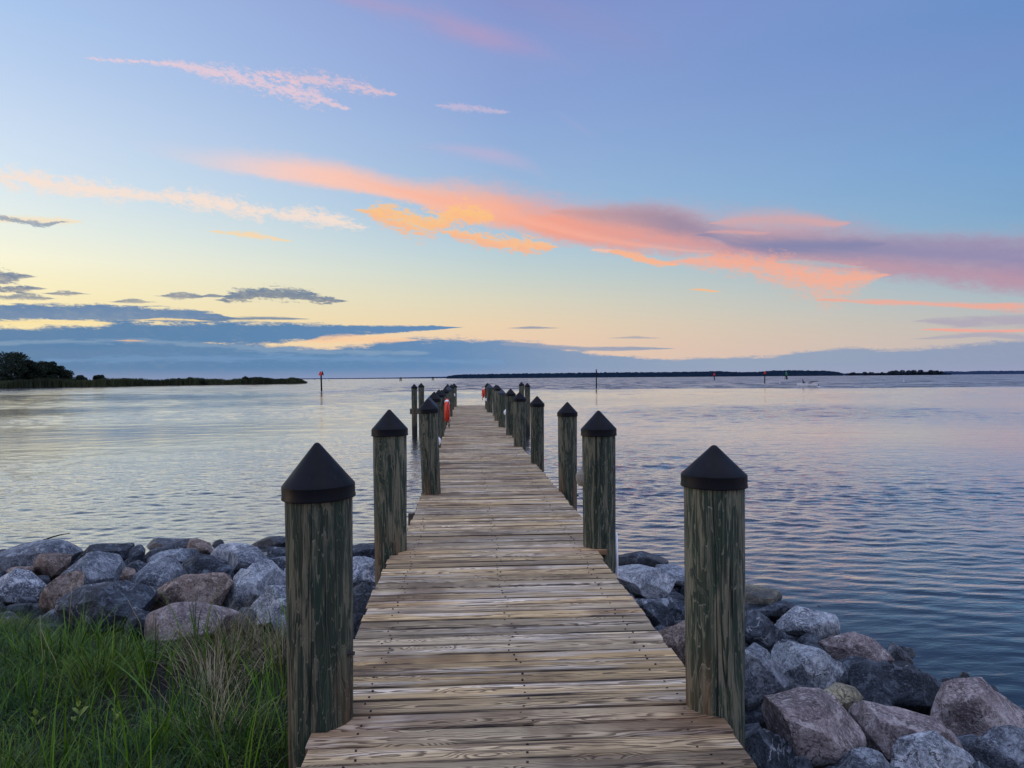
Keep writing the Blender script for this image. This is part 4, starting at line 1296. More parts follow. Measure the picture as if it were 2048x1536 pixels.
# driftwood twig behind the long slab
b = MB()
b.tube([at_y(70, 1088, 11.2), at_y(88, 1080, 11.2), at_y(108, 1073, 11.15), at_y(124, 1069, 11.1), at_y(140, 1066.5, 11.1)], [.013, .012, .010, .008, .004], 7)
tag(b.build('driftwood_twig', M['dark_wood'], smooth=True), 'thin bent dark twig sticking up behind the long slab at the waterline', 'twig')

# ------------------------------------------------------------------ grass
def grass_mat(name):
    mt, t, b = new_mat(name)
    c = t.n('ShaderNodeAttribute', attribute_name='tint').outputs['Vector']
    t.put(b.inputs['Base Color'], c)
    b.inputs['Roughness'].default_value = .55
    b.inputs['Specular IOR Level'].default_value = .3
    b.inputs['Subsurface Weight'].default_value = 0.
    return mt
M['grass'] = grass_mat('grass_blade')

def ground_z(X, Y):
    return base_z(X, Y) - .08

def blades(name, roots, heading, height, width, bend, tint, nseg=5, parent=None):
    """roots (n,3); heading (n,) direction of lean; height, width, bend (n,); tint (n,3)"""
    n = len(roots)
    V = np.zeros((n, nseg + 1, 2, 3), dtype=np.float32)
    hx, hy = np.cos(heading), np.sin(heading)
    side = np.stack([-hy, hx, np.zeros(n)], -1)
    tw = rng.uniform(-1.2, 1.2, n)
    side = side * np.cos(tw)[:, None] + np.stack([hx, hy, np.zeros(n)], -1) * np.sin(tw)[:, None]
    pos = roots.copy()
    a0 = rng.uniform(.02, .35, n) * np.clip(bend, .2, 2)
    for s in range(nseg + 1):
        tt = s / nseg
        w = width * (1 - tt ** 1.6) * .5 + .0002
        V[:, s, 0] = pos - side * w[:, None]
        V[:, s, 1] = pos + side * w[:, None]
        ang = a0 + bend * (tt ** 1.4)
        st = height / nseg
        pos = pos + np.stack([hx * np.sin(ang) * st, hy * np.sin(ang) * st, np.cos(ang) * st], -1)
    V = V.reshape(-1, 3)
    per = (nseg + 1) * 2
    q = []
    for s in range(nseg):
        q.append([s * 2, s * 2 + 1, s * 2 + 3, s * 2 + 2])
    q = np.array(q)
    Q = (np.arange(n)[:, None, None] * per + q[None]).reshape(-1, 4)
    me = quads_mesh(name, V, Q)
    attr_f(me, 'tint', np.repeat(tint, per, axis=0), 'FLOAT_VECTOR')
    return link_mesh(name, me, M['grass'], parent, True)

def build_grass():
    R, H, HT, WD, BD, TI = [], [], [], [], [], []
    deep, mid, bright, olive, blue_g, straw = (np.array(lin(c)) for c in ((12, 30, 7), (34, 76, 11), (100, 136, 22), (98, 106, 22), (42, 74, 50), (176, 162, 122)))
    g = np.random.default_rng(21)
    def clump(cx, cy, n, rad, h, w, bend, cols, spread=1.0, zoff=0.):
        a = g.uniform(0, 2 * np.pi, n)
        r_ = rad * np.sqrt(g.uniform(0, 1, n))
        x, y = cx + r_ * np.cos(a), cy + r_ * np.sin(a)
        z = np.array([ground_z(p, q) for p, q in zip(x, y)]) + zoff - .02
        R.append(np.stack([x, y, z], -1))
        H.append(a + g.normal(0, .7, n))
        HT.append(h * g.uniform(.55, 1.15, n))
        WD.append(w * g.uniform(.6, 1.3, n))
        BD.append(np.abs(bend * g.uniform(.5, 1.35, n)) * (.55 + .6 * r_ / rad) * spread)
        k = g.uniform(0, 1, (n, 1))
        base = cols[0] * (1 - k) + cols[1] * k
        TI.append(base * g.uniform(.7, 1.25, (n, 1)))
    # mounds of fine grass
    for _ in range(400):
        y = g.uniform(2.4, 6.75)
        x = g.uniform(-1.05 - .62 * y - .6, -.86)
        if y > 5.75 and x > -2.9: continue
        if y > 6.3 and x > -3.5: continue
        if mnoise.noise((x * 1.5, y * 1.5, 2.)) < -.22: continue
        if x > -2.0 and y > 4.2 and g.random() < .8: continue
        pal = [(deep, mid), (mid, bright), (mid, bright), (mid, blue_g), (mid, olive)][g.integers(0, 5)]
        clump(x, y, 190, g.uniform(.13, .26), g.uniform(.26, .40), .0050, 1.8, pal)
    # longer, broader blades
    for _ in range(150):
        y = g.uniform(2.4, 5.9)
        x = g.uniform(-1.05 - .62 * y - .6, -.86)
        clump(x, y, 11, .09, g.uniform(.40, .62), .011, .8, (mid, bright))
    # dry tangle beside the nearest piling
    for _ in range(22):
        p = on_plane(g.uniform(395, 585), g.uniform(1270, 1400), .72)
        clump(p.x, p.y, 60, .16, g.uniform(.34, .52), .0048, 1.4, (np.array(lin((70, 66, 48))), straw * .8))
        clump(p.x, p.y, 26, .16, g.uniform(.3, .45), .0045, 1.2, (deep, olive))
    for _ in range(12):
        p = on_plane(g.uniform(380, 590), g.uniform(1400, 1560), .72)
        clump(p.x, p.y, 22, .14, g.uniform(.35, .5), .006, 1.2, (straw * .6, straw))
    o = blades('shore_grass', np.concatenate(R), np.concatenate(H), np.concatenate(HT), np.concatenate(WD), np.concatenate(BD), np.concatenate(TI))
    tag(o, 'rank green shore grass mixed with dry blades in front of the boulders', kind='stuff')
build_grass()

def single_blades(name, label, cat, root, n, h, w, bend, c0, c1, rad=.05, seed=1, group=None, kindnseg=7):
    g = np.random.default_rng(seed)
    a = g.uniform(0, 6.28, n)
    r_ = rad * np.sqrt(g.uniform(0, 1, n))
    R = np.stack([root.x + r_ * np.cos(a), root.y + r_ * np.sin(a), np.full(n, root.z)], -1)
    k = g.uniform(0, 1, (n, 1))
    T = np.array(lin(c0)) * (1 - k) + np.array(lin(c1)) * k
    o = blades(name, R, a + g.normal(0, .5, n), h * g.uniform(.6, 1.1, n), w * g.uniform(.7, 1.2, n), np.abs(bend * g.uniform(.3, 1.3, n)), T, kindnseg)
    return tag(o, label, cat, group)
p = on_plane(422, 1448, .66); single_blades('dead_reed_clump', 'bundle of broken pale dead reed stalks in the dry grass', 'reed', p, 44, .46, .011, .25, (176, 160, 128), (222, 210, 184), .075, 3)
p = on_plane(350, 1500, .66); single_blades('grass_tuft', 'tuft of broad fresh green blades beside the dark hollow', 'grass', p, 11, .62, .017, .75, (70, 110, 40), (104, 140, 52), .05, 4)
p = on_plane(30, 1480, .66); single_blades('grass_tuft', 'upright broad green tuft at the frame edge below the mound', 'grass', p, 14, .55, .016, .5, (70, 110, 36), (110, 145, 52), .09, 5)
p = on_plane(572, 1490, .66); single_blades('grass_tuft', 'yellow green blades rising against the nearest piling', 'grass', p, 5, .62, .017, .22, (96, 120, 30), (130, 140, 44), .03, 8)

def stalk(pts, Y, label, r=.003, col=(150, 142, 96)):
    b = MB()
    q = [at_y(x, y, Y) for x, y in pts]
    q[0] = q[0] - Vector((0, 0, .12))
    n = len(q)
    b.tube(q, [r * (1 - .6 * i / (n - 1)) for i in range(n)], 6)
    o = b.build('grass_stalk', plain('dry_stalk', lin(col), .8, bumpd=0), smooth=True)
    tag(o, label, 'grass stalk', 'tall dry stalks above the grass')
stalk([(132, 1345), (134, 1300), (138, 1245), (145, 1160)], 5.5, 'longest dry stalk, standing straight before the brown leaning slab')
stalk([(290, 1275), (280, 1245), (266, 1220), (256, 1200)], 5.9, 'dry stalk leaning in front of the craggy dark boulder')
stalk([(88, 1390), (86, 1320), (81, 1262), (80, 1230)], 4.9, 'pale stalk standing near the frame edge mound')
stalk([(126, 1356), (110, 1320), (92, 1285), (82, 1258)], 4.9, 'pale stalk crossing the frame edge one at a slant')
stalk([(385, 1290), (390, 1240), (396, 1180), (400, 1150)], 6.0, 'thin dark stalk rising before the flat topped front boulder', .0025, (90, 84, 66))
stalk([(510, 1270), (511, 1240), (512, 1200)], 5.9, 'thin dark stalk in front of the large pale rough boulder', .0025, (90, 84, 66))
stalk([(478, 1405), (492, 1360), (520, 1315), (545, 1285)], 4.8, 'long pale stalk arching through the dry tangle')

def weed(root, h, n, label, seed, sc=1.):
    g = random.Random(seed)
    b = MB()
    for i in range(n):
        tt = i / max(n - 1, 1)
        a = i * 2.4 + g.uniform(-.3, .3)
        L_ = (.075 - .03 * tt) * sc * g.uniform(.85, 1.15)
        up = .5 + .9 * tt
        o = Vector((0, 0, h * (.45 + .55 * tt)))
        d = Vector((math.cos(a) * math.cos(up), math.sin(a) * math.cos(up), math.sin(up)))
        sdv = Vector((-math.sin(a), math.cos(a), 0))
        nrm = d.cross(sdv)
        pr = [(0, .06), (.25, .7), (.5, 1.), (.75, .75), (1, .02)]
        v, f = [], []
        for (s, wv) in pr:
            c = o + d * (L_ * s) - Vector((0, 0, .25 * L_ * s * s))
            wd = L_ * .22 * wv
            v += [c - sdv * wd + nrm * wd * .35, c, c + sdv * wd + nrm * wd * .35]
        for k in range(4):
            f += [(k * 3, k * 3 + 1, k * 3 + 4, k * 3 + 3), (k * 3 + 1, k * 3 + 2, k * 3 + 5, k * 3 + 4)]
        b.add([x + root for x in v], f)
    o = empty('leafy_weed', root)
    lf = b.build('foliage', M['weed'], None, True)
    lf.parent = o
    lf.matrix_parent_inverse = Matrix.Translation(-root)
    s = MB()
    s.tube([(0, 0, -.05), (.004, 0, h * .5), (0, .003, h)], [.004, .0035, .002], 6)
    s.build('stem', M['weed'], o, True)
    tag(o, label, 'weed', 'yellow green leafy weeds in the grass')
M['weed'] = plain('weed_leaf', lin((122, 140, 44)), .5, nz=.25, scale=25, bumpd=0)
weed(on_plane(158, 1500, .72), .27, 9, 'tallest yellow green weed with upright pointed leaves', 1, 1.3)
weed(on_plane(232, 1510, .72), .24, 6, 'round leaved yellow green weed nearest the dry tangle', 2, 1.2)
weed(on_plane(72, 1515, .72), .22, 7, 'round leaved yellow green weed nearest the frame edge', 3, 1.3)

# ------------------------------------------------------------------ far shore on the left: marsh spit, trees
def leaf_mat(name, c0, c1):
    mt, t, b = new_mat(name)
    P = t.n('ShaderNodeTexCoord').outputs['Object']
    a = t.n('ShaderNodeAttribute', attribute_name='tint').outputs['Fac']
    t.put(b.inputs['Base Color'], t.mix(a, c0, c1))
    b.inputs['Roughness'].default_value = .7
    b.inputs['Specular IOR Level'].default_value = .2
    return mt
M['leaf'] = leaf_mat('tree_leaf', lin((16, 27, 22)), lin((40, 56, 36)))
M['bark'] = plain('bark', lin((48, 42, 36)), .9)

def leaf_cloud(name, centres, n, size, parent, mat, seed):
    g = np.random.default_rng(seed)
    P, T = [], []
    for (c, r_) in centres:
        k = int(n * r_[0] * r_[2] / sum(q[1][0] * q[1][2] for q in centres)) + 8
        d = g.normal(0, 1, (k, 3))
        d /= np.linalg.norm(d, axis=1)[:, None]
        P.append(np.array(c) + d * (g.uniform(.35, 1.06, (k, 1)) ** .6) * np.array(r_))
        T.append(g.uniform(0, 1) * .6 + g.uniform(0, .4, k))
    P, T = np.concatenate(P), np.concatenate(T)
    k = len(P)
    a = g.normal(0, 1, (k, 3)); a /= np.linalg.norm(a, axis=1)[:, None]
    b_ = np.cross(a, g.normal(0, 1, (k, 3))); b_ /= np.linalg.norm(b_, axis=1)[:, None]
    s = size * g.uniform(.6, 1.4, (k, 1))
    V = np.stack([P - a * s, P - b_ * s * .6, P + a * s, P + b_ * s * .6], 1).reshape(-1, 3)
    Q = np.arange(k * 4).reshape(-1, 4)
    me = quads_mesh(name, V, Q)
    attr_f(me, 'tint', np.repeat(T, 4))
    return link_mesh(name, me, mat, parent)

def far_tree(px, base_py, top_py, width_px, Y, label, seed, name='broadleaf_tree', sparse=1., group='trees on the marsh spit'):
    g = random.Random(seed)
    Y = spit_y(px) + (26 if name == 'broadleaf_tree' else 9 if px < 240 else 4) + g.uniform(-2, 3)
    b0, t0 = at_y(px, base_py, Y), at_y(px, top_py, Y)
    H = (t0.z - .4) * 1.08
    Wd = width_px * 1.25 * Y / F
    root = empty(name, (b0.x, Y, .4))
    tag(root, label, 'tree' if 'tree' in name else 'bush', group)
    t_ = MB()
    t_.tube([(0, 0, -.4), (.1, 0, H * .3), (0, .1, H * .6), (.1, 0, H * .85)], [H * .035 + .05, H * .028 + .04, H * .018 + .03, .03], 8)
    for k in range(5):
        a = g.uniform(0, 6.28)
        z0 = H * g.uniform(.25, .6)
        t_.tube([(0, 0, z0), (math.cos(a) * Wd * .2, math.sin(a) * Wd * .2, z0 + H * .12), (math.cos(a) * Wd * .38, math.sin(a) * Wd * .38, z0 + H * .22)], [.1, .07, .03], 6)
    t_.build('trunk', M['bark'], root, True)
    cs = []
    for k in range(max(6, int(30 * sparse))):
        a = g.uniform(0, 6.28)
        z = g.uniform(.08, .88)
        rad = Wd * .42 * math.sqrt(max(.08, 1 - ((z - .45) / .55) ** 2)) * g.uniform(.35, 1)
        rr_ = Wd * g.uniform(.13, .24)
        cs.append(((math.cos(a) * rad, math.sin(a) * rad, z * H), (rr_, rr_, min(rr_ * .75, H * (1.0 - z) + .1))))
    if name == 'shrub':
        cs += [((0, 0, H * q), (Wd * .4, Wd * .4, H * .2)) for q in (.2, .4, .58, .72)]
    cs.append(((0, 0, H * .86), (Wd * .16, Wd * .16, H * .13)))
    leaf_cloud('crown', cs, int(9500 * sparse), .28, root, M['leaf'], seed)

SPIT = [(-260, 781.5), (0, 778.3), (120, 775.8), (240, 773.6), (360, 771.2), (480, 769.6), (560, 768.4), (612, 767.2)]
def spit_y(px):
    return on_plane(px, float(np.interp(px, [q[0] for q in SPIT], [q[1] for q in SPIT])), 0.).y
far_tree(-30, 770, 716, 110, 258, 'broad dark tree cut by the frame edge, biggest on the spit', 1)
far_tree(22, 770, 709, 62, 252, 'tall dark broadleaf tree with ragged top on the spit', 2)
far_tree(54, 770, 722, 34, 254, 'dark tree whose small tuft stands out above its neighbours', 3)
far_tree(70, 770, 735, 40, 250, 'low dark tree filling the dip between the spit trees', 4)
far_tree(94, 770, 726, 38, 252, 'rounded dark tree at the end of the dense clump', 5)
far_tree(107, 770, 735, 36, 256, 'short tree hugging the rounded one on the spit', 11, sparse=.6)
far_tree(130, 770, 742, 40, 261, 'sparse low tree with gaps, just beyond the dense clump', 6, sparse=.5)
far_tree(162, 770, 752, 22, 266, 'small scrubby bush between the sparse tree and the round bush', 7, 'shrub', .25)
far_tree(198, 769, 751, 22, 271, 'solitary round bush standing above the marsh grass', 8, 'shrub', .5)
for i, (px, top, w, Y, lab) in enumerate(((263, 759, 9, 268, 'low bush in the marsh grass, first past the round bush'), (358, 757, 10, 300, 'low bush midway along the spit'), (379, 755, 11, 305, 'taller ragged bush midway along the spit'),
                                          (402, 758, 18, 312, 'wide low bush midway along the spit'), (432, 758, 12, 320, 'low bush before the umbrella shaped one'), (491, 753.5, 13, 338, 'umbrella shaped bush on the outer spit'),
                                          (520, 755, 22, 345, 'wide ragged bush on the outer spit'), (574, 757.5, 6, 362, 'tiny bush near the tip of the spit'), (604, 761.5, 9, 378, 'last low scrub at the very tip of the spit'))):
    far_tree(px, 765, top, w, Y + 8, lab, 40 + i, 'shrub', .18, 'bushes along the marsh spit')

def build_spit():
    # ribbon of land from beyond the frame edge to the tip
    near = SPIT
    pts = [on_plane(x, y, 0.) for x, y in near]
    V, f = [], []
    for i, p in enumerate(pts):
        dpt = 60 * (1 - i / (len(pts) - 1)) + 6
        V += [(p.x, p.y, -.3), (p.x, p.y + 1.5, .35), (p.x - 2, p.y + dpt, .5), (p.x - 3, p.y + dpt + 6, -.3)]
    for i in range(len(pts) - 1):
        for k in range(3):
            f.append((i * 4 + k, i * 4 + 4 + k, i * 4 + 5 + k, i * 4 + 1 + k))
    tag(link_mesh('spit_ground', pydata('spit_ground', V, f), plain('marsh_mud', lin((58, 52, 44)), .9)), kind='structure')
    # marsh grass standing on it
    g = np.random.default_rng(9)
    n = 26000
    k = g.uniform(0, len(pts) - 1.001, n)
    i = k.astype(int); fr = (k - i)[:, None]
    A = np.array([tuple(p) for p in pts])
    base = A[i] * (1 - fr) + A[i + 1] * fr
    u = g.uniform(0, 1, n) ** 1.6
    depth = 1.0 + u * (32 * (1 - k / (len(pts) - 1)) + 3)
    base[:, 1] += depth
    base[:, 2] = .2
    hgt = (2.6 + .4 * np.sin(k * 5) + .3 * np.sin(k * 17) + g.uniform(-.5, .5, n)) * np.clip((len(pts) - 1 - k) * 1.5 + .35, .2, 1)
    a = g.uniform(0, 6.28, n)
    s = np.stack([np.cos(a), np.sin(a), np.zeros(n)], -1) * (.16 * g.uniform(.6, 1.5, n))[:, None]
    lean = np.stack([g.normal(0, .18, n), g.normal(0, .18, n), hgt], -1)
    V = np.stack([base - s, base + s, base + lean + s * .25, base + lean - s * .25], 1).reshape(-1, 3)
    me = quads_mesh('marsh_grass', V, np.arange(n * 4).reshape(-1, 4))
    attr_f(me, 'tint', np.repeat(np.clip(.5 + .35 * np.sin(k * 3.1) + g.uniform(-.3, .3, n), 0, 1), 4))
    tag(link_mesh('marsh_grass', me, leaf_mat('marsh_leaf', lin((40, 50, 34)), lin((76, 82, 52)))), 'dark marsh grass covering the low spit', kind='stuff')
build_spit()

# ------------------------------------------------------------------ far shore: wooded land across the bay
def far_wood(name, prof, Y, depth, mat, label, kind='stuff', seed=0):
    """prof: (px, top py) skyline; builds a rounded canopy heightfield standing on the water line"""
    xs = np.arange(prof[0][0], prof[-1][0] + .01, 2.2)
    tops = np.interp(xs, [p[0] for p in prof], [p[1] for p in prof])
    nr = 12
    V = []
    for i, x_ in enumerate(xs):
        p = at_y(x_, tops[i], Y)
        Hh = max(p.z, .6)
        for j in range(nr):
            tt = j / (nr - 1)
            y_ = Y + depth * (tt - .15)
            env = math.sin(math.pi * min(max(tt * 1.02, 0), 1)) ** .28 if 0 < tt < 1 else 0
            nz = mnoise.noise((x_ * .16 + seed, y_ * .02, 1.)) * .16 + mnoise.noise((x_ * .47 + seed, y_ * .05, 5.)) * .12
            V.append((p.x * y_ / Y, y_, -.3 + (Hh * env * (1 + nz) if env else 0)))
    Q = np.array([(i * nr + j, (i + 1) * nr + j, (i + 1) * nr + j + 1, i * nr + j + 1) for i in range(len(xs) - 1) for j in range(nr - 1)])
    o = link_mesh(name, quads_mesh(name, np.array(V), Q), mat, smooth=False)
    return tag(o, label, kind=kind)
M['farwood'] = plain('far_woodland', lin((26, 40, 54)), .95, nz=.3, scale=.05, bumpd=0, spec=0.)  # bluish tint puts distance haze into the base colour
M['farwood2'] = plain('farther_woodland', lin((46, 60, 84)), .95, nz=.2, scale=.03, bumpd=0, spec=0.)  # paler and bluer: more distance haze painted in for the farther shore
far_wood('treeline', [(893, 753), (905, 750), (930, 748.5), (1000, 747.5), (1060, 746.5), (1110, 746), (1180, 745), (1250, 744.3), (1330, 744), (1400, 742.8), (1440, 742), (1470, 743.8), (1510, 743.8), (1545, 741), (1580, 740.2), (1620, 741.2), (1650, 741), (1675, 743.5), (1688, 747)],
         2400, 300, M['farwood'], 'long dark wooded shore across the bay')
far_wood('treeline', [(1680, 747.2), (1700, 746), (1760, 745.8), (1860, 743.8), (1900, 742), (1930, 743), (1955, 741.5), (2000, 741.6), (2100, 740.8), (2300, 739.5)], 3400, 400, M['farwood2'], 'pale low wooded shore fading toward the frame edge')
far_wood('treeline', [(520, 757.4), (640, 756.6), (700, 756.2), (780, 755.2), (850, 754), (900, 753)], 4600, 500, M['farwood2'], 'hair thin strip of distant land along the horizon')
def isle_wood(prof, Y, label, seed, size=2.0, n=2600):
    g = random.Random(seed)
    root_pts = []
    for (px, top, w) in prof:
        p = at_y(px, top + .7, Y)
        r_ = w * 1.15 * Y / F
        root_pts.append(((p.x, Y + g.uniform(-20, 20), max(p.z * .62, 1.5)), (r_, r_, max(p.z * .4, 1.5))))
        root_pts.append(((p.x + g.uniform(-r_, r_) * 1.5, Y + g.uniform(-20, 20), max(p.z * .3, 1.)), (r_ * 1.2, r_, max(p.z * .35, 1.))))
    o = leaf_cloud('pine_grove', root_pts, n * 3, size * .5, None, M['leaf2'], seed)
    tag(o, label, kind='stuff')
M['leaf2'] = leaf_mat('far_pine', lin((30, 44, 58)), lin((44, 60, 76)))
far_wood('treeline', [(1690, 747.6), (1704, 746.2), (1750, 746), (1768, 745.6), (1790, 744), (1870, 743.6), (1890, 745), (1905, 747)], 2320, 60, M['farwood'], 'dark undergrowth along the islet below its pines', seed=4)
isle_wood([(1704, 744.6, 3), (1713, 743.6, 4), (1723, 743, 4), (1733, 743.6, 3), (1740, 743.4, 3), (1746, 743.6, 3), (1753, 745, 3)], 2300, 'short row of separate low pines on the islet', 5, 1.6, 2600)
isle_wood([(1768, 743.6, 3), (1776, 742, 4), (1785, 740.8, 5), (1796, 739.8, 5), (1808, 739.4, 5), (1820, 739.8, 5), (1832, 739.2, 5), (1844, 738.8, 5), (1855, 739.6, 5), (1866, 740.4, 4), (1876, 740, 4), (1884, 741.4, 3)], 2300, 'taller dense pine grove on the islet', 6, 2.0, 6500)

# ------------------------------------------------------------------ channel markers and other things out on the water
def tri_panel(b, s, th=.04):
    v = [(-s * .5, 0, 0), (s * .5, 0, 0), (s * .06, 0, s * .92), (-s * .06, 0, s * .92)]
    b.add([(x, -th, z) for x, y, z in v] + [(x, th, z) for x, y, z in v], [(0, 1, 2, 3), (7, 6, 5, 4), (0, 4, 5, 1), (1, 5, 6, 2), (2, 6, 7, 3), (3, 7, 4, 0)])
def marker(px, water_py, top_py, pole_px, sign_px, label, bright=True, lean=0.):
    p = on_plane(px, water_py, 0.)
    t_ = at_y(px, top_py, p.y)
    H = t_.z
    root = empty('channel_marker', (p.x, p.y, 0))
    root.rotation_euler = (0, lean, 0)
    tag(root, label, 'channel marker', 'red triangle channel markers')
    s = sign_px * p.y / F
    r_ = pole_px * p.y / F / 2
    b = MB()
    b.tube([(0, 0, -1.5), (0, 0, H - s * .3)], [r_ * 1.08, r_], 12)
    b.build('pole', M['dark_wood'], root, True)
    for rz, off in ((.35, -r_ - .08), (1.15, .0)):
        b = MB()
        tri_panel(b, s)
        o = b.build('triangle_panel', M['red'] if off else M['black'], root)
        o.location = (off * .4 if off else r_ + .12, off, H - s * .92)
        o.rotation_euler = (0, 0, -rz if off else rz)
        if off:
            k = MB()
            tri_panel(k, s * .52, .012)
            kk = k.build('inner_triangle', M['orange'], o)
            kk.location = (0, -.05, s * .12)
marker(643.2, 782.5, 742.2, 3, 9.0, 'tall black pole with red triangle board, off the tip of the spit', lean=-.02)
marker(1529.3, 766, 742.4, 2, 5.6, 'red triangle marker on a leaning pole, nearer of the two by the boat', lean=.04)
marker(1428.6, 760, 745.8, 1.8, 5.2, 'red triangle marker farthest off, before the wooded shore')

def green_beacon():
    p = on_plane(1572.5, 758.6, 0.)
    s = p.y / F
    root = empty('channel_beacon', (p.x, p.y, 0))
    tag(root, 'green square beacon on a legged dark platform near the boat', 'beacon')
    for dx, dy in ((-3.4, 0), (3.2, 0), (.8, 1.5), (1.2, -1.5)):
        b = MB()
        b.tube([(dx * s, dy * s, -1), (dx * .35 * s, dy * .35 * s, 9.5 * s)], .62 * s, 8)
        b.build('leg', M['dark_wood'], root, True)
    b = MB(); b.box(-2.2 * s, 2.2 * s, -1.2 * s, 1.2 * s, 7.2 * s, 7.8 * s)
    b.build('platform', M['dark_wood'], root)
    b = MB(); b.box(-2.6 * s, 2.2 * s, -1.6 * s, -1.3 * s, 8.0 * s, 13.0 * s)
    b.build('square_panel', M['green_sign'], root)
    b = MB(); b.lathe([(.5 * s, 13. * s), (.8 * s, 13.4 * s), (.8 * s, 14.6 * s), (.3 * s, 15.2 * s)], 10)
    b.build('lantern', plain('pale_lantern', lin((130, 170, 150)), .4), root)
green_beacon()

def blind(px, wpy, tpy, label):
    p = on_plane(px, wpy, 0.)
    s = p.y / F
    H = at_y(px, tpy, p.y).z
    root = empty('piling_cluster', (p.x, p.y, 0))
    tag(root, label, 'piling cluster', 'distant pile clusters on the horizon')
    for dx in (-2.4, -.2, 2.2):
        b = MB(); b.tube([(dx * s, 0, -1), (dx * .55 * s, .3 * s, H)], .55 * s, 8); b.build('leg', M['dark_wood'], root, True)
    b = MB(); b.box(-1.9 * s, 1.9 * s, -1 * s, 1 * s, H - 1.2 * s, H + .8 * s); b.build('head', M['dark_wood'], root)
blind(801.5, 762, 755.5, 'distant dark pile cluster, spit side one of the two on the horizon')
blind(866, 761.2, 755, 'distant dark pile cluster, pier side one of the two on the horizon')

p = on_plane(1193, 776.6, 0.)
Hh = at_y(1193, 741, p.y).z
b = MB(); b.tube([(-.03, 0, -1.5), (.0, 0, Hh * .5), (.05, 0, Hh)], [2.6 * p.y / F / 2, 2.3 * p.y / F / 2, 2.6 * p.y / F / 2], 12)
o = b.build('mooring_post', M['dark_wood'], smooth=True, loc=(p.x, p.y, 0))
o.rotation_euler = (0, -.012, 0)
tag(o, 'lone dark post standing in the water with a bird on top', 'post')
b = MB()
s = p.y / F
b.blob((0, 0, 1.3 * s), (1.5 * s, .8 * s, .85 * s), 10, 8, Matrix.Rotation(-.5, 3, 'Y'))
b.blob((1.15 * s, 0, 2.3 * s), (.62 * s, .55 * s, .6 * s), 10, 8)
b.tube([(1.6 * s, 0, 2.3 * s), (2.2 * s, 0, 2.2 * s)], [.2 * s, .04 * s], 6)
b.tube([(-1.0 * s, 0, .9 * s), (-2.2 * s, 0, .2 * s)], [.5 * s, .2 * s], 6)
b.tube([(.1 * s, .25 * s, .7 * s), (.1 * s, .25 * s, -.1 * s)], .12 * s, 6)
b.tube([(.1 * s, -.25 * s, .7 * s), (.1 * s, -.25 * s, -.1 * s)], .12 * s, 6)
tag(b.build('bird', M['bird'], smooth=True, loc=(p.x - .03, p.y, Hh)), 'small dark bird perched on top of the lone post', 'bird')

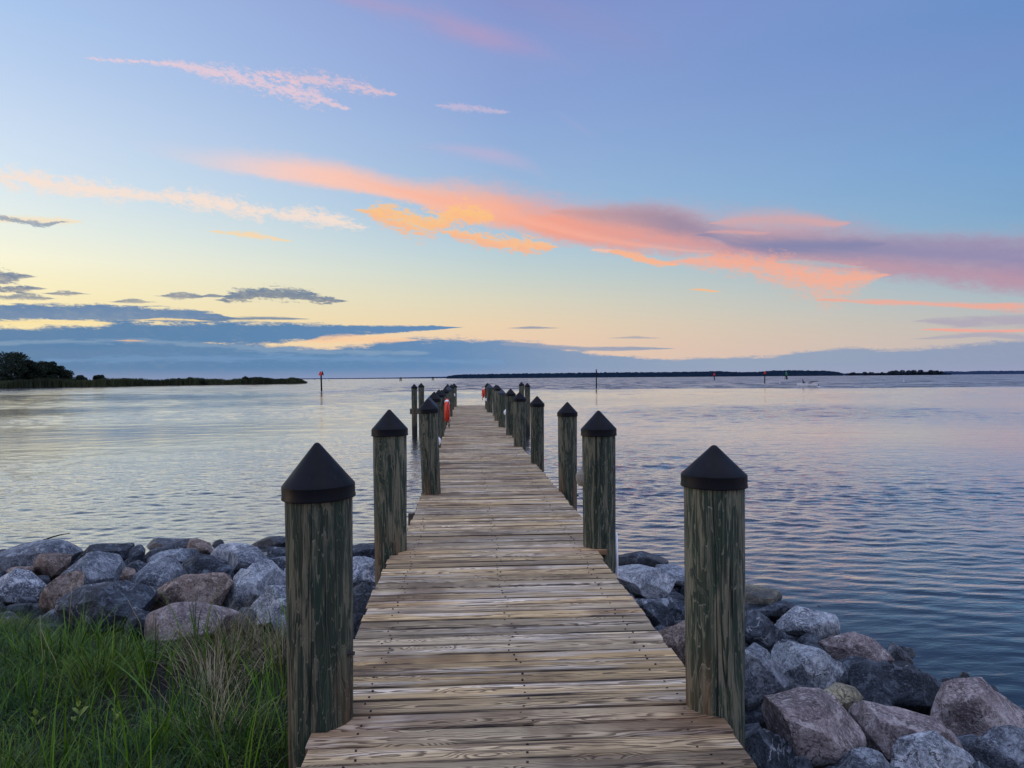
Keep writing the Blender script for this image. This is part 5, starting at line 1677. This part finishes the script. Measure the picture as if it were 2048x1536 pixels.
def boat():
    p = on_plane(1618, 774.5, 0.)
    s = p.y / F
    root = empty('motorboat', (p.x, p.y, 0), .0)
    tag(root, 'small white motorboat with folded dark canopy frame speeding past', 'boat')
    # hull: stations from bow (-x) to stern
    L0, L1 = -25 * s, 17 * s
    V, f = [], []
    st = [(0, .05, .95), (.08, .35, .92), (.22, .7, .86), (.45, 1., .8), (.75, 1., .76), (1, .92, .76)]
    half = 5.2 * s
    n = 8
    for (tt, w, h) in st:
        x_ = L0 + (L1 - L0) * tt
        H = 7.6 * s * h / .8
        keel = -.6 * s + (3.5 * s) * max(0, (.25 - tt) / .25) ** 2
        prof = [(0, keel), (.7 * w, keel + .35 * (H - keel)), (.96 * w, keel + .7 * (H - keel)), (1.0 * w, H), (.82 * w, H), (.8 * w, H - 1.2 * s)]
        ring = [(-a * half, z) for a, z in reversed(prof)] + [(a * half, z) for a, z in prof[1:]]
        V += [(x_, y_, z) for y_, z in ring]
        n = len(ring)
    for i in range(len(st) - 1):
        for k in range(n - 1):
            f.append((i * n + k, (i + 1) * n + k, (i + 1) * n + k + 1, i * n + k + 1))
        f.append((i * n + n - 1, (i + 1) * n + n - 1, (i + 1) * n, i * n))
    f.append(tuple(range(n))); f.append(tuple(range(len(st) * n - 1, (len(st) - 1) * n - 1, -1)))
    link_mesh('hull', pydata('hull', V, f), M['white'], root, False)
    b = MB(); b.box(-6 * s, 2 * s, -2 * s, 2 * s, 4.6 * s, 7.0 * s); b.build('console', M['white'], root)
    b = MB()
    for sy in (-1, 1):
        y_ = sy * 3.8 * s
        b.tube([(-1 * s, y_, 6 * s), (4.5 * s, y_, 12.0 * s)], .55 * s, 6)
        b.tube([(1.5 * s, y_, 6 * s), (7 * s, y_, 11.0 * s), (16.5 * s, y_, 12.4 * s)], .55 * s, 6)
    b.tube([(4.5 * s, -3.8 * s, 12.0 * s), (4.5 * s, 3.8 * s, 12.0 * s)], .6 * s, 6)
    b.tube([(16.5 * s, -3.8 * s, 12.4 * s), (16.5 * s, 3.8 * s, 12.4 * s)], .7 * s, 6)
    b.build('canopy_frame', M['black'], root, True)
    b = MB()
    b.box(17 * s, 20 * s, -1.4 * s, 1.4 * s, 3 * s, 6.2 * s); b.box(18 * s, 19.2 * s, -.5 * s, .5 * s, -1 * s, 3.2 * s)
    b.build('outboard_motor', M['black'], root)
    # seated driver: one continuous body
    q = lambda x_, z, y_=0.: Vector((x_ * s, y_ * s, z * s))
    sk = bpy.data.meshes.new('person')
    jt = [q(-11, 6.6), q(-11.6, 9.6), q(-12.4, 12.0), q(-12.6, 13.0), q(-12.9, 14.6), q(-12.9, 15.4), q(-12.3, 11.6, -1.5), q(-10, 9.8, -1.9), q(-7.5, 9.2, -1.4), q(-12.3, 11.6, 1.5), q(-10, 9.8, 1.9), q(-7.5, 9.2, 1.4),
          q(-8, 6.8, -1.1), q(-6.8, 4.4, -1.1), q(-8, 6.8, 1.1), q(-6.8, 4.4, 1.1)]
    ed = [(0, 1), (1, 2), (2, 3), (3, 4), (4, 5), (2, 6), (6, 7), (7, 8), (2, 9), (9, 10), (10, 11), (0, 12), (12, 13), (0, 14), (14, 15)]
    rad = [1.5, 1.5, 1.55, .6, 1.05, .8, .75, .6, .45, .75, .6, .45, .9, .6, .9, .6]
    sk.from_pydata(jt, ed, [])
    po = bpy.data.objects.new('person', sk)
    COL.objects.link(po)
    po.location = root.location
    po.modifiers.new('skin', 'SKIN')
    for i, r_ in enumerate(rad):
        sk.skin_vertices[0].data[i].radius = (r_ * s, r_ * s)
    sk.skin_vertices[0].data[0].use_root = True
    po.modifiers.new('sub', 'SUBSURF').render_levels = 2
    sk.materials.append(M['darkcloth'])
    tag(po, 'person in dark clothes and red cap steering the white motorboat', 'person')
    b = MB(); b.blob((-12.9 * s, 0, 15.9 * s), (1.25 * s, 1.15 * s, .75 * s), 10, 6); b.blob((-13.9 * s, 0, 15.6 * s), (.9 * s, .8 * s, .18 * s), 8, 5)
    b.build('cap', M['redshirt'], po, True)
    # wake
    g = random.Random(4)
    b = MB()
    for i in range(70):
        tt = g.random()
        x_ = (17 + 22 * tt ** 1.4) * s
        b.blob((x_, g.uniform(-1, 1) * (4 + 6 * tt) * s, g.uniform(0, 1.3) * (1 - tt) * s), (g.uniform(.8, 2.2) * s, g.uniform(.5, 1.6) * s, g.uniform(.25, .9) * (1.1 - tt) * s), 7, 5)
    for i in range(46):
        x_ = g.uniform(-20, 18) * s
        b.blob((x_, -5.4 * s - g.uniform(0, 1.6) * s, g.uniform(-.2, .9) * s), (g.uniform(.9, 2.4) * s, .8 * s, g.uniform(.3, .8) * s), 7, 5)
    tag(b.build('wake_foam', M['foam'], smooth=True, loc=(p.x, p.y, 0)), 'white foam trailing behind and beside the motorboat', kind='stuff')
boat()

def float_(px, wpy, hpx, label, mat='white', name='buoy'):
    p = on_plane(px, wpy, 0.)
    s = p.y / F
    b = MB()
    b.lathe([(.2 * s, -.6 * s), (.75 * s, -.3 * s), (.75 * s, .5 * s), (.4 * s, .8 * s), (.38 * s, hpx * .8 * s), (.5 * s, hpx * .85 * s), (.1 * s, hpx * s)], 10)
    tag(b.build(name, M[mat], smooth=True, loc=(p.x, p.y, 0)), label, 'buoy', 'small buoys on the open water')
float_(1559.8, 767.5, 5, 'slim white spar buoy between the red marker and the motorboat')
float_(1807.5, 763, 4.6, 'slim white spar buoy on the open water below the islet pines')
float_(1766, 761.5, 2.2, 'low dark float on the open water near the white spar buoy', 'black')
float_(629.5, 760.2, 2.2, 'low dark float just past the spit tip, before the tall marker', 'black')
float_(658, 761.4, 1.8, 'low dark float on the pier side of the tall marker', 'black')
